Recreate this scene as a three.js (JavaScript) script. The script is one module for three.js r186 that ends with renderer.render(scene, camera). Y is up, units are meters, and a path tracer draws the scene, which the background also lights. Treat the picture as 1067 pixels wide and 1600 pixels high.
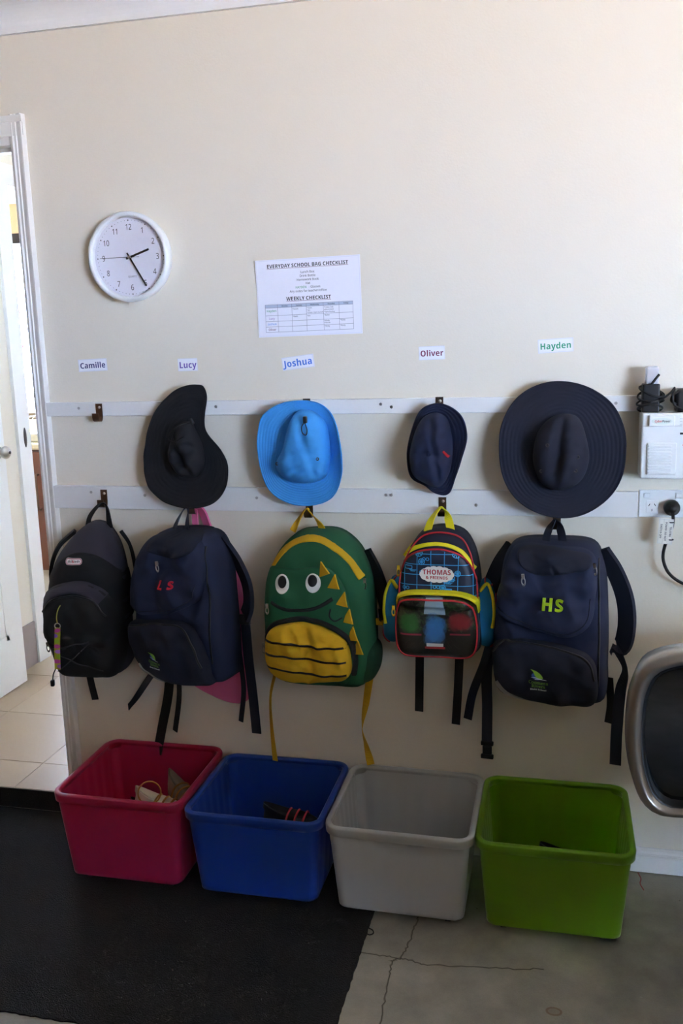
import * as THREE from 'three';
import { RoundedBoxGeometry } from 'three/addons/geometries/RoundedBoxGeometry.js';
import { mergeGeometries } from 'three/addons/utils/BufferGeometryUtils.js';
import { ImprovedNoise } from 'three/addons/math/ImprovedNoise.js';
import { TextGeometry } from 'three/addons/geometries/TextGeometry.js';
import { FontLoader } from 'three/addons/loaders/FontLoader.js';

// ---------------------------------------------------------------- camera, sky, sun, exposure
const scene = new THREE.Scene();
const camera = new THREE.PerspectiveCamera(58.27, 1067 / 1600, 0.05, 200);
{
  const m = new THREE.Matrix4().makeBasis(
    new THREE.Vector3(0.97308, -0.02871, -0.22866),
    new THREE.Vector3(-0.01611, 0.98131, -0.19177),
    new THREE.Vector3(0.22989, 0.19029, 0.95443));
  camera.quaternion.setFromRotationMatrix(m);
  camera.position.set(0, 1.5305, 2.506);
}
scene.background = new THREE.Color().setRGB(1.5, 1.97, 2.95);   // even bright sky
scene.backgroundIntensity = 1.0;
const sun = new THREE.DirectionalLight(new THREE.Color().setRGB(1, 0.90, 0.72), 6.2);
sun.position.set(8, 14, 3); sun.target.position.set(4, 0, 9);
sun.shadow.camera.left = -16; sun.shadow.camera.right = 16; sun.shadow.camera.top = 16; sun.shadow.camera.bottom = -16;
sun.shadow.camera.far = 60; sun.shadow.mapSize.set(2048, 2048); sun.shadow.bias = -0.0005;
scene.add(sun, sun.target);
const renderer = new THREE.WebGLRenderer({ antialias: true });
renderer.shadowMap.enabled = true;
renderer.toneMapping = THREE.LinearToneMapping;
renderer.toneMappingExposure = 21.5;

// ---------------------------------------------------------------- helpers
const V3 = (x, y, z) => new THREE.Vector3(x, y, z);
const V2 = (x, y) => new THREE.Vector2(x, y);
function rng(s) { let a = s >>> 0; return () => { a = (a + 0x6D2B79F5) >>> 0; let t = Math.imul(a ^ (a >>> 15), 1 | a); t = (t + Math.imul(t ^ (t >>> 7), 61 | t)) ^ t; return ((t ^ (t >>> 14)) >>> 0) / 4294967296; }; }
const noise = new ImprovedNoise();
const counts = {};
function numbered(n) { const k = counts[n] = (counts[n] ?? -1) + 1; return k ? `${n}_${String(k).padStart(3, '0')}` : n; }
function mesh(name, geo, mat, parent) { const m = new THREE.Mesh(geo, mat); m.name = name; if (parent) parent.add(m); return m; }
function thing(name, label, category, pos = [0, 0, 0], group) {
  const o = new THREE.Group(); o.name = numbered(name); o.position.set(...pos); o.userData = { label, category };
  if (group) o.userData.group = group; scene.add(o); return o;
}
function single(name, geo, mat, label, category, pos = [0, 0, 0], group) {
  const o = new THREE.Mesh(geo, mat); o.name = numbered(name); o.position.set(...pos); o.userData = { label, category };
  if (group) o.userData.group = group; scene.add(o); return o;
}
function structure(name, geo, mat, label, category) {
  const o = geo ? new THREE.Mesh(geo, mat) : new THREE.Group(); o.name = name; o.userData = { kind: 'structure', label, category }; scene.add(o); return o;
}
function box(x0, x1, y0, y1, z0, z1) { const g = new THREE.BoxGeometry(x1 - x0, y1 - y0, z1 - z0); g.translate((x0 + x1) / 2, (y0 + y1) / 2, (z0 + z1) / 2); worldUV(g); return g; }
function rbox(w, h, d, r, cx = 0, cy = 0, cz = 0, s = 3) { const g = new RoundedBoxGeometry(w, h, d, s, r); g.translate(cx, cy, cz); return g; }
function worldUV(g) {            // uv in metres by dominant axis
  const p = g.attributes.position, n = g.attributes.normal, uv = new Float32Array(p.count * 2);
  for (let i = 0; i < p.count; i++) {
    const a = Math.abs(n.getX(i)), b = Math.abs(n.getY(i)), c = Math.abs(n.getZ(i));
    const [u, v] = b > a && b > c ? [p.getX(i), p.getZ(i)] : a > c ? [p.getZ(i), p.getY(i)] : [p.getX(i), p.getY(i)];
    uv[2 * i] = u; uv[2 * i + 1] = v;
  }
  g.setAttribute('uv', new THREE.BufferAttribute(uv, 2));
}
function geom(pos, idx, uv) {
  const g = new THREE.BufferGeometry(); g.setAttribute('position', new THREE.Float32BufferAttribute(pos, 3));
  if (uv) g.setAttribute('uv', new THREE.Float32BufferAttribute(uv, 2)); g.setIndex(idx); g.computeVertexNormals(); return g;
}
// closed polar radii of an outline about a centre
function radii(pts, c, N, sharp) {
  let S;
  if (sharp) S = pts.map(p => V3(p[0] - c[0], p[1] - c[1], 0));
  else S = new THREE.CatmullRomCurve3(pts.map(p => V3(p[0] - c[0], p[1] - c[1], 0)), true, 'centripetal').getPoints(pts.length * 12);
  const R = new Float32Array(N);
  for (let k = 0; k < N; k++) {
    const a = k / N * Math.PI * 2, dx = Math.cos(a), dy = Math.sin(a); let best = 0;
    for (let i = 0; i < S.length; i++) {
      const p = S[i], q = S[(i + 1) % S.length], ex = q.x - p.x, ey = q.y - p.y, det = dx * -ey + dy * ex;
      if (Math.abs(det) < 1e-12) continue;
      const t = (p.x * -ey + p.y * ex) / det, s = (dx * p.y - dy * p.x) / det;
      if (s >= -1e-6 && s <= 1 + 1e-6 && t > best) best = t;
    }
    R[k] = best;
  }
  return R;
}
// A soft stuffed shape over an outline in the xy plane: rises from z0 (number or function) by D towards +z
class Puff {
  constructor({ outline, c, z0 = 0.02, D = 0.1, n = 4, N = 96, nr = 14, wr = 0, wf = 14, cr = 0, seed = 0, sharp = false, extra }) {
    Object.assign(this, { c, D, n, N, nr, wr, wf, cr, seed, extra });
    this.z0 = typeof z0 === 'function' ? z0 : () => z0; this.flat = typeof z0 !== 'function';
    this.R = radii(outline, c, N, sharp);
  }
  rad(a) { const t = ((a / (Math.PI * 2)) % 1 + 1) % 1 * this.N, i = Math.floor(t), f = t - i; return this.R[i % this.N] * (1 - f) + this.R[(i + 1) % this.N] * f; }
  at(x, y, r) {
    const b = this.z0(x, y); if (r >= 1) return b;
    const e = Math.pow(1 - Math.pow(r, this.n), 1 / this.n);
    let z = b + this.D * e;
    if (this.wr) z += this.wr * e * (noise.noise(x * this.wf, y * this.wf, this.seed) + 0.5 * noise.noise(x * this.wf * 2.3 + 9, y * this.wf * 2.3, this.seed + 4));
    if (this.cr) z += this.cr * e * (0.35 - Math.abs(noise.noise(x * this.wf * 0.9 + 3.1, y * this.wf * 0.6 + x * 4, this.seed + 8)) * 1.6);
    if (this.extra) z += this.extra(x, y, r) * e;
    return z;
  }
  z = (x, y) => { const dx = x - this.c[0], dy = y - this.c[1]; return this.at(x, y, Math.hypot(dx, dy) / Math.max(1e-6, this.rad(Math.atan2(dy, dx)))); };
  geometry() {
    const { N, nr, c } = this, pos = [], uv = [], idx = [];
    pos.push(c[0], c[1], this.at(c[0], c[1], 0)); uv.push(c[0], c[1]);
    for (let k = 1; k <= nr; k++) {
      const r = 1 - Math.pow(1 - k / nr, 2.1);
      for (let i = 0; i < N; i++) { const a = i / N * Math.PI * 2, q = this.R[i] * r, x = c[0] + Math.cos(a) * q, y = c[1] + Math.sin(a) * q; pos.push(x, y, this.at(x, y, k === nr ? 1 : r) - (k === nr && !this.flat ? 0.002 : 0)); uv.push(x + (k === nr ? 0.02 : 0), y); }
    }
    for (let i = 0; i < N; i++) idx.push(0, 1 + i, 1 + (i + 1) % N);
    for (let k = 0; k < nr - 1; k++) for (let i = 0; i < N; i++) { const a = 1 + k * N + i, b = 1 + k * N + (i + 1) % N; idx.push(a, a + N, b, b, a + N, b + N); }
    if (this.flat) { const o = pos.length / 3, last = 1 + (nr - 1) * N; pos.push(c[0], c[1], this.z0()); uv.push(c[0], c[1]); for (let i = 0; i < N; i++) idx.push(o, last + (i + 1) % N, last + i); }
    return geom(pos, idx, uv);
  }
}
const maxz = (...f) => (x, y) => Math.max(...f.map(g => g(x, y)));
const spline = (pts, n, closed = false) => new THREE.CatmullRomCurve3(pts.map(p => V3(p[0], p[1], p[2] ?? 0)), closed, 'centripetal').getPoints(n);
// band lying on a surface z(x,y) along a 2D path
function strip(zf, pts, width, lift = 0.002, n = 48, closed = false, straight = false) {
  const P = straight ? pts.map(p => V3(p[0], p[1], 0)) : spline(pts, n, closed), M = 6, pos = [], uv = [], idx = [];
  let len = 0;
  for (let i = 0; i < P.length; i++) {
    const a = P[Math.max(0, i - 1)], b = P[Math.min(P.length - 1, i + 1)]; let tx = b.x - a.x, ty = b.y - a.y; const l = Math.hypot(tx, ty) || 1; tx /= l; ty /= l;
    if (i) len += P[i].distanceTo(P[i - 1]);
    for (let j = 0; j <= M; j++) {
      const s = (j / M - 0.5) * width, x = P[i].x - ty * s, y = P[i].y + tx * s, edge = j === 0 || j === M;
      pos.push(x, y, zf(x, y) + (edge ? -0.001 : lift)); uv.push(len, s);
    }
  }
  for (let i = 0; i < P.length - 1; i++) for (let j = 0; j < M; j++) { const a = i * (M + 1) + j, b = a + M + 1; idx.push(a, b, a + 1, a + 1, b, b + 1); }
  return geom(pos, idx, uv);
}
function surfTube(zf, pts, r, lift = 0, n = 60, closed = false) {
  const P = spline(pts, n, closed).map(p => V3(p.x, p.y, zf(p.x, p.y) + lift));
  return new THREE.TubeGeometry(new THREE.CatmullRomCurve3(P, closed), n * 2, r, 6, closed);
}
function tube(pts, r, n = 48, closed = false, rs = 8) { return new THREE.TubeGeometry(new THREE.CatmullRomCurve3(pts.map(p => V3(...p)), closed), n, r, rs, closed); }
// flat webbing swept along a 3D path; side = direction of its width (one vector or one per point)
function webbing(pts, width, th = 0.002, side = [1, 0, 0], n = 40) {
  const C = new THREE.CatmullRomCurve3(pts.map(p => V3(...p)), false, 'centripetal'), pos = [], uv = [], idx = [];
  const many = Array.isArray(side[0]), W = Array.isArray(width);
  let len = 0, prev;
  for (let i = 0; i <= n; i++) {
    const t = i / n, p = C.getPoint(t), T = C.getTangent(t); let s;
    const f = t * (pts.length - 1), k = Math.min(pts.length - 2, Math.floor(f));
    if (many) s = V3(...side[k]).lerp(V3(...side[k + 1]), f - k); else s = V3(...side);
    const w = W ? width[k] + (width[k + 1] - width[k]) * (f - k) : width;
    s.addScaledVector(T, -s.dot(T)).normalize(); const nn = T.clone().cross(s).normalize();
    if (prev) len += p.distanceTo(prev); prev = p.clone();
    for (const [a, b] of [[-1, -1], [1, -1], [1, 1], [-1, 1]]) { const q = p.clone().addScaledVector(s, a * w / 2).addScaledVector(nn, b * th / 2); pos.push(q.x, q.y, q.z); uv.push(len, a * w / 2 + b * 0.003); }
  }
  for (let i = 0; i < n; i++) for (let j = 0; j < 4; j++) { const a = i * 4 + j, b = i * 4 + (j + 1) % 4; idx.push(a, b, a + 4, b, b + 4, a + 4); }
  idx.push(0, 2, 1, 0, 3, 2); const e = n * 4; idx.push(e, e + 1, e + 2, e, e + 2, e + 3);
  const g = geom(pos, idx, uv).toNonIndexed(); g.computeVertexNormals(); return g;
}
// sheet with printed canvas lying on a surface (uv 0..1)
function decal(zf, x0, x1, y0, y1, lift = 0.0012, shear = 0, nx = 16, ny = 12) {
  const pos = [], uv = [], idx = [];
  for (let j = 0; j <= ny; j++) for (let i = 0; i <= nx; i++) { const u = i / nx, v = j / ny, y = y0 + (y1 - y0) * v + shear * (u - 0.5), x = x0 + (x1 - x0) * u; pos.push(x, y, zf(x, y) + lift); uv.push(u, v); }
  for (let j = 0; j < ny; j++) for (let i = 0; i < nx; i++) { const a = j * (nx + 1) + i, b = a + nx + 1; idx.push(a, a + 1, b, a + 1, b + 1, b); }
  return geom(pos, idx, uv);
}
function loft(rings, { capStart = false, capEnd = false, loop = false } = {}) {   // rings of equal point counts
  const n = rings[0].length, pos = [], uv = [], idx = [];
  rings.forEach((r, k) => r.forEach((p, i) => { pos.push(...p); uv.push(i / n * 1.5, p[1]); }));
  const K = rings.length;
  for (let k = 0; k < (loop ? K : K - 1); k++) for (let i = 0; i < n; i++) { const a = k * n + i, b = k * n + (i + 1) % n, k2 = ((k + 1) % K) * n; idx.push(a, b, k2 + i, b, k2 + (i + 1) % n, k2 + i); }
  const cap = (k, flip) => { const c = [0, 0, 0]; rings[k].forEach(p => p.forEach((v, j) => c[j] += v / n)); const o = pos.length / 3; pos.push(...c); uv.push(0, 0); for (let i = 0; i < n; i++) { const a = k * n + i, b = k * n + (i + 1) % n; flip ? idx.push(o, b, a) : idx.push(o, a, b); } };
  if (capStart) cap(0, true); if (capEnd) cap(K - 1, false);
  return geom(pos, idx, uv);
}
function rrect(w, d, r, y, m = 6, per = 10) {  // rounded rectangle ring in xz, walls subdivided
  const out = [], a = w / 2, b = d / 2, cs = [[a - r, b - r, 0], [-(a - r), b - r, 1], [-(a - r), -(b - r), 2], [a - r, -(b - r), 3]];
  cs.forEach(([cx, cz, q], k) => {
    for (let i = 0; i <= m; i++) { const t = (q + i / m) * Math.PI / 2; out.push([cx + r * Math.cos(t), y, cz + r * Math.sin(t)]); }
    const nx = cs[(k + 1) % 4], t1 = (q + 1) * Math.PI / 2, p = [cx + r * Math.cos(t1), cz + r * Math.sin(t1)], e = [nx[0] + r * Math.cos(t1), nx[1] + r * Math.sin(t1)];
    for (let i = 1; i < per; i++) out.push([p[0] + (e[0] - p[0]) * i / per, y, p[1] + (e[1] - p[1]) * i / per]);
  });
  return out;
}
function lathe(pts, n = 48) { return new THREE.LatheGeometry(pts.map(p => V2(p[0], p[1])), n); }

// ---------------------------------------------------------------- textures and materials
function dataTex(n, f, srgb = false, rep = 1) {
  const d = new Uint8Array(n * n * 4);
  for (let y = 0; y < n; y++) for (let x = 0; x < n; x++) { const v = f(x / n, y / n, x, y), o = (y * n + x) * 4; if (Array.isArray(v)) { d[o] = v[0]; d[o + 1] = v[1]; d[o + 2] = v[2]; } else d[o] = d[o + 1] = d[o + 2] = Math.max(0, Math.min(255, v)); d[o + 3] = 255; }
  const t = new THREE.DataTexture(d, n, n); t.wrapS = t.wrapT = THREE.RepeatWrapping; t.magFilter = THREE.LinearFilter; t.minFilter = THREE.LinearMipmapLinearFilter; t.generateMipmaps = true;
  if (srgb) t.colorSpace = THREE.SRGBColorSpace; t.repeat.set(rep, rep); t.needsUpdate = true; return t;
}
function tileNoise(seed, cells) { const r = rng(seed), g = Array.from({ length: cells * cells }, () => r()); const s = t => t * t * (3 - 2 * t); return (u, v) => { const x = u * cells, y = v * cells, i = Math.floor(x), j = Math.floor(y), a = s(x - i), b = s(y - j), G = (p, q) => g[((q % cells) + cells) % cells * cells + ((p % cells) + cells) % cells]; return (G(i, j) * (1 - a) + G(i + 1, j) * a) * (1 - b) + (G(i, j + 1) * (1 - a) + G(i + 1, j + 1) * a) * b; }; }
const tn = [8, 16, 32, 64, 128].map((c, i) => tileNoise(100 + i, c));
const fbm = (u, v) => (tn[0](u, v) * 0.4 + tn[1](u, v) * 0.25 + tn[2](u, v) * 0.17 + tn[3](u, v) * 0.1 + tn[4](u, v) * 0.08);
const weaveT = dataTex(256, (u, v, x, y) => { const c = ((x >> 2) + (y >> 2)) & 1, t = c ? Math.sin((x % 4 + 0.5) / 4 * Math.PI) : Math.sin((y % 4 + 0.5) / 4 * Math.PI); return 90 + 110 * t + 40 * (tn[4](u, v) - 0.5); }, false, 22);
const wallT = dataTex(256, (u, v) => 128 + 90 * (fbm(u, v) - 0.5) + 60 * (tn[4](u, v) - 0.5), false, 3);
const fuzzT = dataTex(512, (u, v, x, y) => 40 + 190 * tn[4](u, v) * (0.4 + 0.6 * tn[4](u * 2 % 1, v * 3 % 1)), false, 4);
function canvas(w, h, draw) { const c = document.createElement('canvas'); c.width = w; c.height = h; const g = c.getContext('2d'); draw(g, w, h); const t = new THREE.CanvasTexture(c); t.colorSpace = THREE.SRGBColorSpace; t.anisotropy = 8; return t; }
const M = (color, roughness = 0.6, o = {}) => new THREE.MeshStandardMaterial({ color, roughness, ...o });
const P = (color, roughness = 0.6, o = {}) => new THREE.MeshPhysicalMaterial({ color, roughness, ...o });
const cloth = (color, o = {}) => P(color, 0.85, { bumpMap: weaveT, bumpScale: 0.0006, sheen: 0.06, sheenRoughness: 0.5, sheenColor: new THREE.Color(color).lerp(new THREE.Color(0xffffff), 0.2), side: THREE.DoubleSide, ...o });
const printMat = (t, r = 0.6, o = {}) => M(0xffffff, r, { map: t, transparent: true, side: THREE.DoubleSide, ...o });
const mat = {
  brown: M(0x8f7458, 0.9, { bumpMap: wallT, bumpScale: 0.002 }),
  wall: M(0xece3d1, 0.75, { bumpMap: wallT, bumpScale: 0.0006 }),
  ceiling: M(0xf0efec, 0.85),
  trim: M(0xf0ede6, 0.42),
  rail: M(0xeeece8, 0.38),
  doorWhite: M(0xf3f1ec, 0.4),
  black: cloth(0x0e0e11), blackWeb: M(0x0c0c0e, 0.75, { bumpMap: weaveT, bumpScale: 0.0005 }),
  charcoal: cloth(0x332f3b), navy: cloth(0x1b2340), navyDark: cloth(0x13182c), navyWeb: M(0x141a2e, 0.7, { bumpMap: weaveT, bumpScale: 0.0005 }),
  hatNavy: cloth(0x16192b), hatBlack: cloth(0x0f0f16), hatBlue: cloth(0x3d9be6, { roughness: 0.7 }), capNavy: cloth(0x171f3d),
  green: cloth(0x1c5a38), greenDark: cloth(0x153f29), yellow: cloth(0xd8a814), yellowWeb: M(0xd9a90f, 0.7), lemon: M(0xf2e31a, 0.6, { side: THREE.DoubleSide }),
  pinkBag: cloth(0xe86f9f), red: M(0xc2202c, 0.5), teal: cloth(0x1d7fae),
  steel: M(0xb9b6b0, 0.3, { metalness: 1 }), darkSteel: M(0x5a5350, 0.35, { metalness: 1 }), bronze: M(0x7a6656, 0.36, { metalness: 1 }),
  plasticBlack: M(0x101113, 0.42), rubber: M(0x0b0b0c, 0.7), plasticWhite: M(0xeef0ef, 0.4), paper: M(0xf4f4fb, 0.7),
  silver: P(0x7d756b, 0.3, { metalness: 0.75, clearcoat: 0.8, clearcoatRoughness: 0.12 }),
};

// ================================================================ THE SETTING
const XL = -2.6, XR = 7.6, ZB = 6.0, YC = 2.47, SILL = 0.072;
{ // garage floor: concrete with two real crack lines drawn as marks
  const S = 2.4, n = 2048, r = rng(5);
  const tex = canvas(n, n, (g) => {
    const im = g.createImageData(n, n);
    for (let y = 0; y < n; y++) for (let x = 0; x < n; x++) {
      const u = x / n, v = y / n, a = fbm(u, v), b = fbm((u * 3 + 0.3) % 1, (v * 3 + 0.7) % 1), k = 0.80 + 0.32 * (a - 0.5) + 0.22 * (b - 0.5) + 0.05 * (r() - 0.5), o = (y * n + x) * 4;
      im.data[o] = 206 * k; im.data[o + 1] = 200 * k; im.data[o + 2] = 182 * k; im.data[o + 3] = 255;
    }
    g.putImageData(im, 0, 0);
    const X = x => ((x + 1.2) / S) * n, Z = z => n - (z / S) * n, line = (pts, w, c) => { g.strokeStyle = c; g.lineWidth = w; g.beginPath(); pts.forEach(([x, z], i) => { const q = [X(x) + (r() - 0.5) * 3, Z(z) + (r() - 0.5) * 3]; i ? g.lineTo(...q) : g.moveTo(...q); }); g.stroke(); };
    const fine = pts => { const o = []; for (let i = 0; i < pts.length - 1; i++) for (let k = 0; k < 7; k++) { const t = k / 7; o.push([pts[i][0] + (pts[i + 1][0] - pts[i][0]) * t + (r() - 0.5) * 0.005, pts[i][1] + (pts[i + 1][1] - pts[i][1]) * t + (r() - 0.5) * 0.005]); } o.push(pts[pts.length - 1]); return o; };
    const c1 = fine([[-0.5, 0.497], [-0.423, 0.5], [-0.374, 0.503], [-0.342, 0.504], [-0.308, 0.514], [-0.215, 0.503], [-0.1, 0.488], [-0.016, 0.476]]);
    const c2 = fine([[-0.345, 0.33], [-0.349, 0.38], [-0.356, 0.457], [-0.366, 0.502], [-0.385, 0.513], [-0.38, 0.559], [-0.379, 0.648], [-0.371, 0.729], [-0.36, 0.9]]);
    for (const c of [c1, c2]) { line(c, 3, 'rgba(95,88,74,0.6)'); line(c, 1.3, 'rgba(52,46,38,0.9)'); }
    g.strokeStyle = 'rgba(130,95,70,0.5)'; g.lineWidth = 4; g.fillStyle = 'rgba(150,128,105,0.35)'; g.beginPath(); g.ellipse(X(0.008), Z(0.614), 14, 10, 0, 0, 7); g.fill(); g.stroke();
    for (let i = 0; i < 60; i++) { g.fillStyle = r() < 0.5 ? 'rgba(70,60,48,0.5)' : 'rgba(200,196,182,0.5)'; g.beginPath(); g.ellipse(r() * n, r() * n, 1 + r() * 3, 1 + r() * 2, r() * 3, 0, 7); g.fill(); }
  });
  tex.wrapS = tex.wrapT = THREE.RepeatWrapping; tex.repeat.set(1 / S, 1 / S); tex.offset.set(0.5, 0);
  const f = box(XL, XR, -0.12, 0, 0, ZB + 0.12);
  structure('floor', f, M(0xffffff, 0.62, { map: tex, bumpMap: wallT, bumpScale: 0.001 }), 'bare grey concrete garage floor with thin branching cracks', 'floor');
}
{ // front wall with the doorway (x -2.365..-1.545)
  const w = [box(XL - 0.12, -2.365, -0.12, YC, -0.11, 0), box(-1.53, XR + 0.12, -0.12, YC, -0.11, 0), box(-2.365, -1.53, 2.107, YC, -0.11, 0), box(-2.365, -1.53, -0.12, 0.05, -0.11, 0)];
  structure('wall_front', mergeGeometries(w), mat.wall, 'cream painted garage wall carrying the two white hook rails', 'wall');
  structure('wall_left', box(XL - 0.12, XL, -0.12, YC, 0, ZB), mat.brown, 'brown side wall of the garage beside the doorway', 'wall');
  structure('wall_right', box(XR, XR + 0.12, -0.12, YC, 0, ZB), mat.brown, 'brown far side wall of the garage beyond the car', 'wall');
  const X0 = 3.3, X1 = 6.8, H = 2.42;
  structure('wall_back', mergeGeometries([box(XL - 0.12, X0, -0.12, YC, ZB, ZB + 0.12), box(X1, XR + 0.12, -0.12, YC, ZB, ZB + 0.12), box(X0, X1, H, YC, ZB, ZB + 0.12)]), mat.brown, 'garage wall with the wide open vehicle doorway', 'wall');
  structure('ceiling', box(XL - 0.12, XR + 0.12, YC, YC + 0.1, 0, ZB + 0.12), mat.ceiling, 'plain white garage ceiling', 'ceiling');
  // cove cornice along the front wall
  const pr = []; for (let i = 0; i <= 12; i++) { const a = i / 12 * Math.PI / 2; pr.push([0.094 - 0.082 * Math.cos(a), 2.38 + 0.006 + 0.082 * (Math.sin(a)) * 0.98]); }
  const sh = new THREE.Shape(); sh.moveTo(0, 2.38); sh.lineTo(0.012, 2.38); pr.forEach(p => sh.lineTo(p[0], p[1])); sh.lineTo(0.094, YC); sh.lineTo(0, YC); sh.closePath();
  const g = new THREE.ExtrudeGeometry(sh, { depth: XR - XL, bevelEnabled: false }); g.rotateY(-Math.PI / 2); g.translate(XR, 0, 0);
  // profile z = shape x
  const pp = g.attributes.position; for (let i = 0; i < pp.count; i++) { /* after the turn: x = XR - depth, z = shape x */ }
  g.computeVertexNormals();
  structure('trim_1', g, mat.ceiling, 'white coved cornice between wall and ceiling', 'cornice');
}
// driveway outside the garage
structure('driveway', box(-8, 16, -0.16, -0.04, ZB + 0.12, ZB + 18), M(0xab9272, 0.9), 'sunlit concrete driveway outside the garage', 'driveway');
{ // skirting board right of the bins (stepped profile)
  const s = new THREE.Shape([[0, 0.004], [0.014, 0.004], [0.014, 0.05], [0.012, 0.054], [0.0105, 0.055], [0.0105, 0.058], [0.009, 0.059], [0.009, 0.068], [0.004, 0.074], [0, 0.075]].map(p => V2(...p)));
  const g = new THREE.ExtrudeGeometry(s, { depth: XR + 1.44, bevelEnabled: false }); g.rotateY(-Math.PI / 2); g.translate(XR, 0, 0);
  structure('baseboard_front', g, mat.trim, 'white moulded skirting board along the foot of the wall', 'skirting');
}
{ // door frame: moulded architrave and lining
  const t = structure('trim_2', null, null, 'white moulded door architrave at the edge of the tiled room', 'door frame');
  const prof = new THREE.Shape([[0, 0], [0, 0.011], [0.012, 0.015], [0.018, 0.012], [0.021, 0.012], [0.024, 0.016], [0.029, 0.016], [0.032, 0.013], [0.05, 0.019], [0.055, 0.019], [0.06, 0.004], [0.06, 0]].map(p => V2(...p)));
  const side = new THREE.ExtrudeGeometry(prof, { depth: 2.17, bevelEnabled: false }); side.rotateX(-Math.PI / 2); // y up, profile x->x, y->-z
  side.scale(1, 1, -1); { const i = side.index; if (!i) { const p = side.attributes.position, n = side.attributes.normal; for (let k = 0; k < p.count; k += 3) for (let c = 0; c < 3; c++) { const a = p.array[3 * k + c + 3]; p.array[3 * k + c + 3] = p.array[3 * k + c + 6]; p.array[3 * k + c + 6] = a; } side.computeVertexNormals(); } }
  const r = side.clone(); r.scale(0.76, 1, 1); r.translate(-1.543, 0.0, 0); mesh('architrave', r, mat.trim, t);
  const l = side.clone(); l.scale(-1, 1, 1); { const p = l.attributes.position; for (let k = 0; k < p.count; k += 3) for (let c = 0; c < 3; c++) { const a = p.array[3 * k + c + 3]; p.array[3 * k + c + 3] = p.array[3 * k + c + 6]; p.array[3 * k + c + 6] = a; } l.computeVertexNormals(); } l.translate(-2.352, 0.0, 0); mesh('architrave', l, mat.trim, t);
  mesh('head_architrave', mergeGeometries([box(-2.412, -1.498, 2.148, 2.166, 0, 0.019), box(-2.412, -1.498, 2.112, 2.148, 0, 0.014)]), mat.trim, t);
  mesh('jamb_lining', box(-1.546, -1.526, SILL, 2.107, -0.115, 0.002), mat.trim, t);
  mesh('jamb_lining', box(-2.368, -2.35, SILL, 2.107, -0.115, 0.002), mat.trim, t);
  mesh('head_lining', box(-2.35, -1.546, 2.09, 2.112, -0.115, 0.002), mat.trim, t);
  mesh('stop_bead', mergeGeometries([box(-1.556, -1.546, SILL, 2.09, -0.06, -0.03), box(-2.35, -1.546, 2.078, 2.09, -0.06, -0.03)]), mat.trim, t);
}
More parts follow.
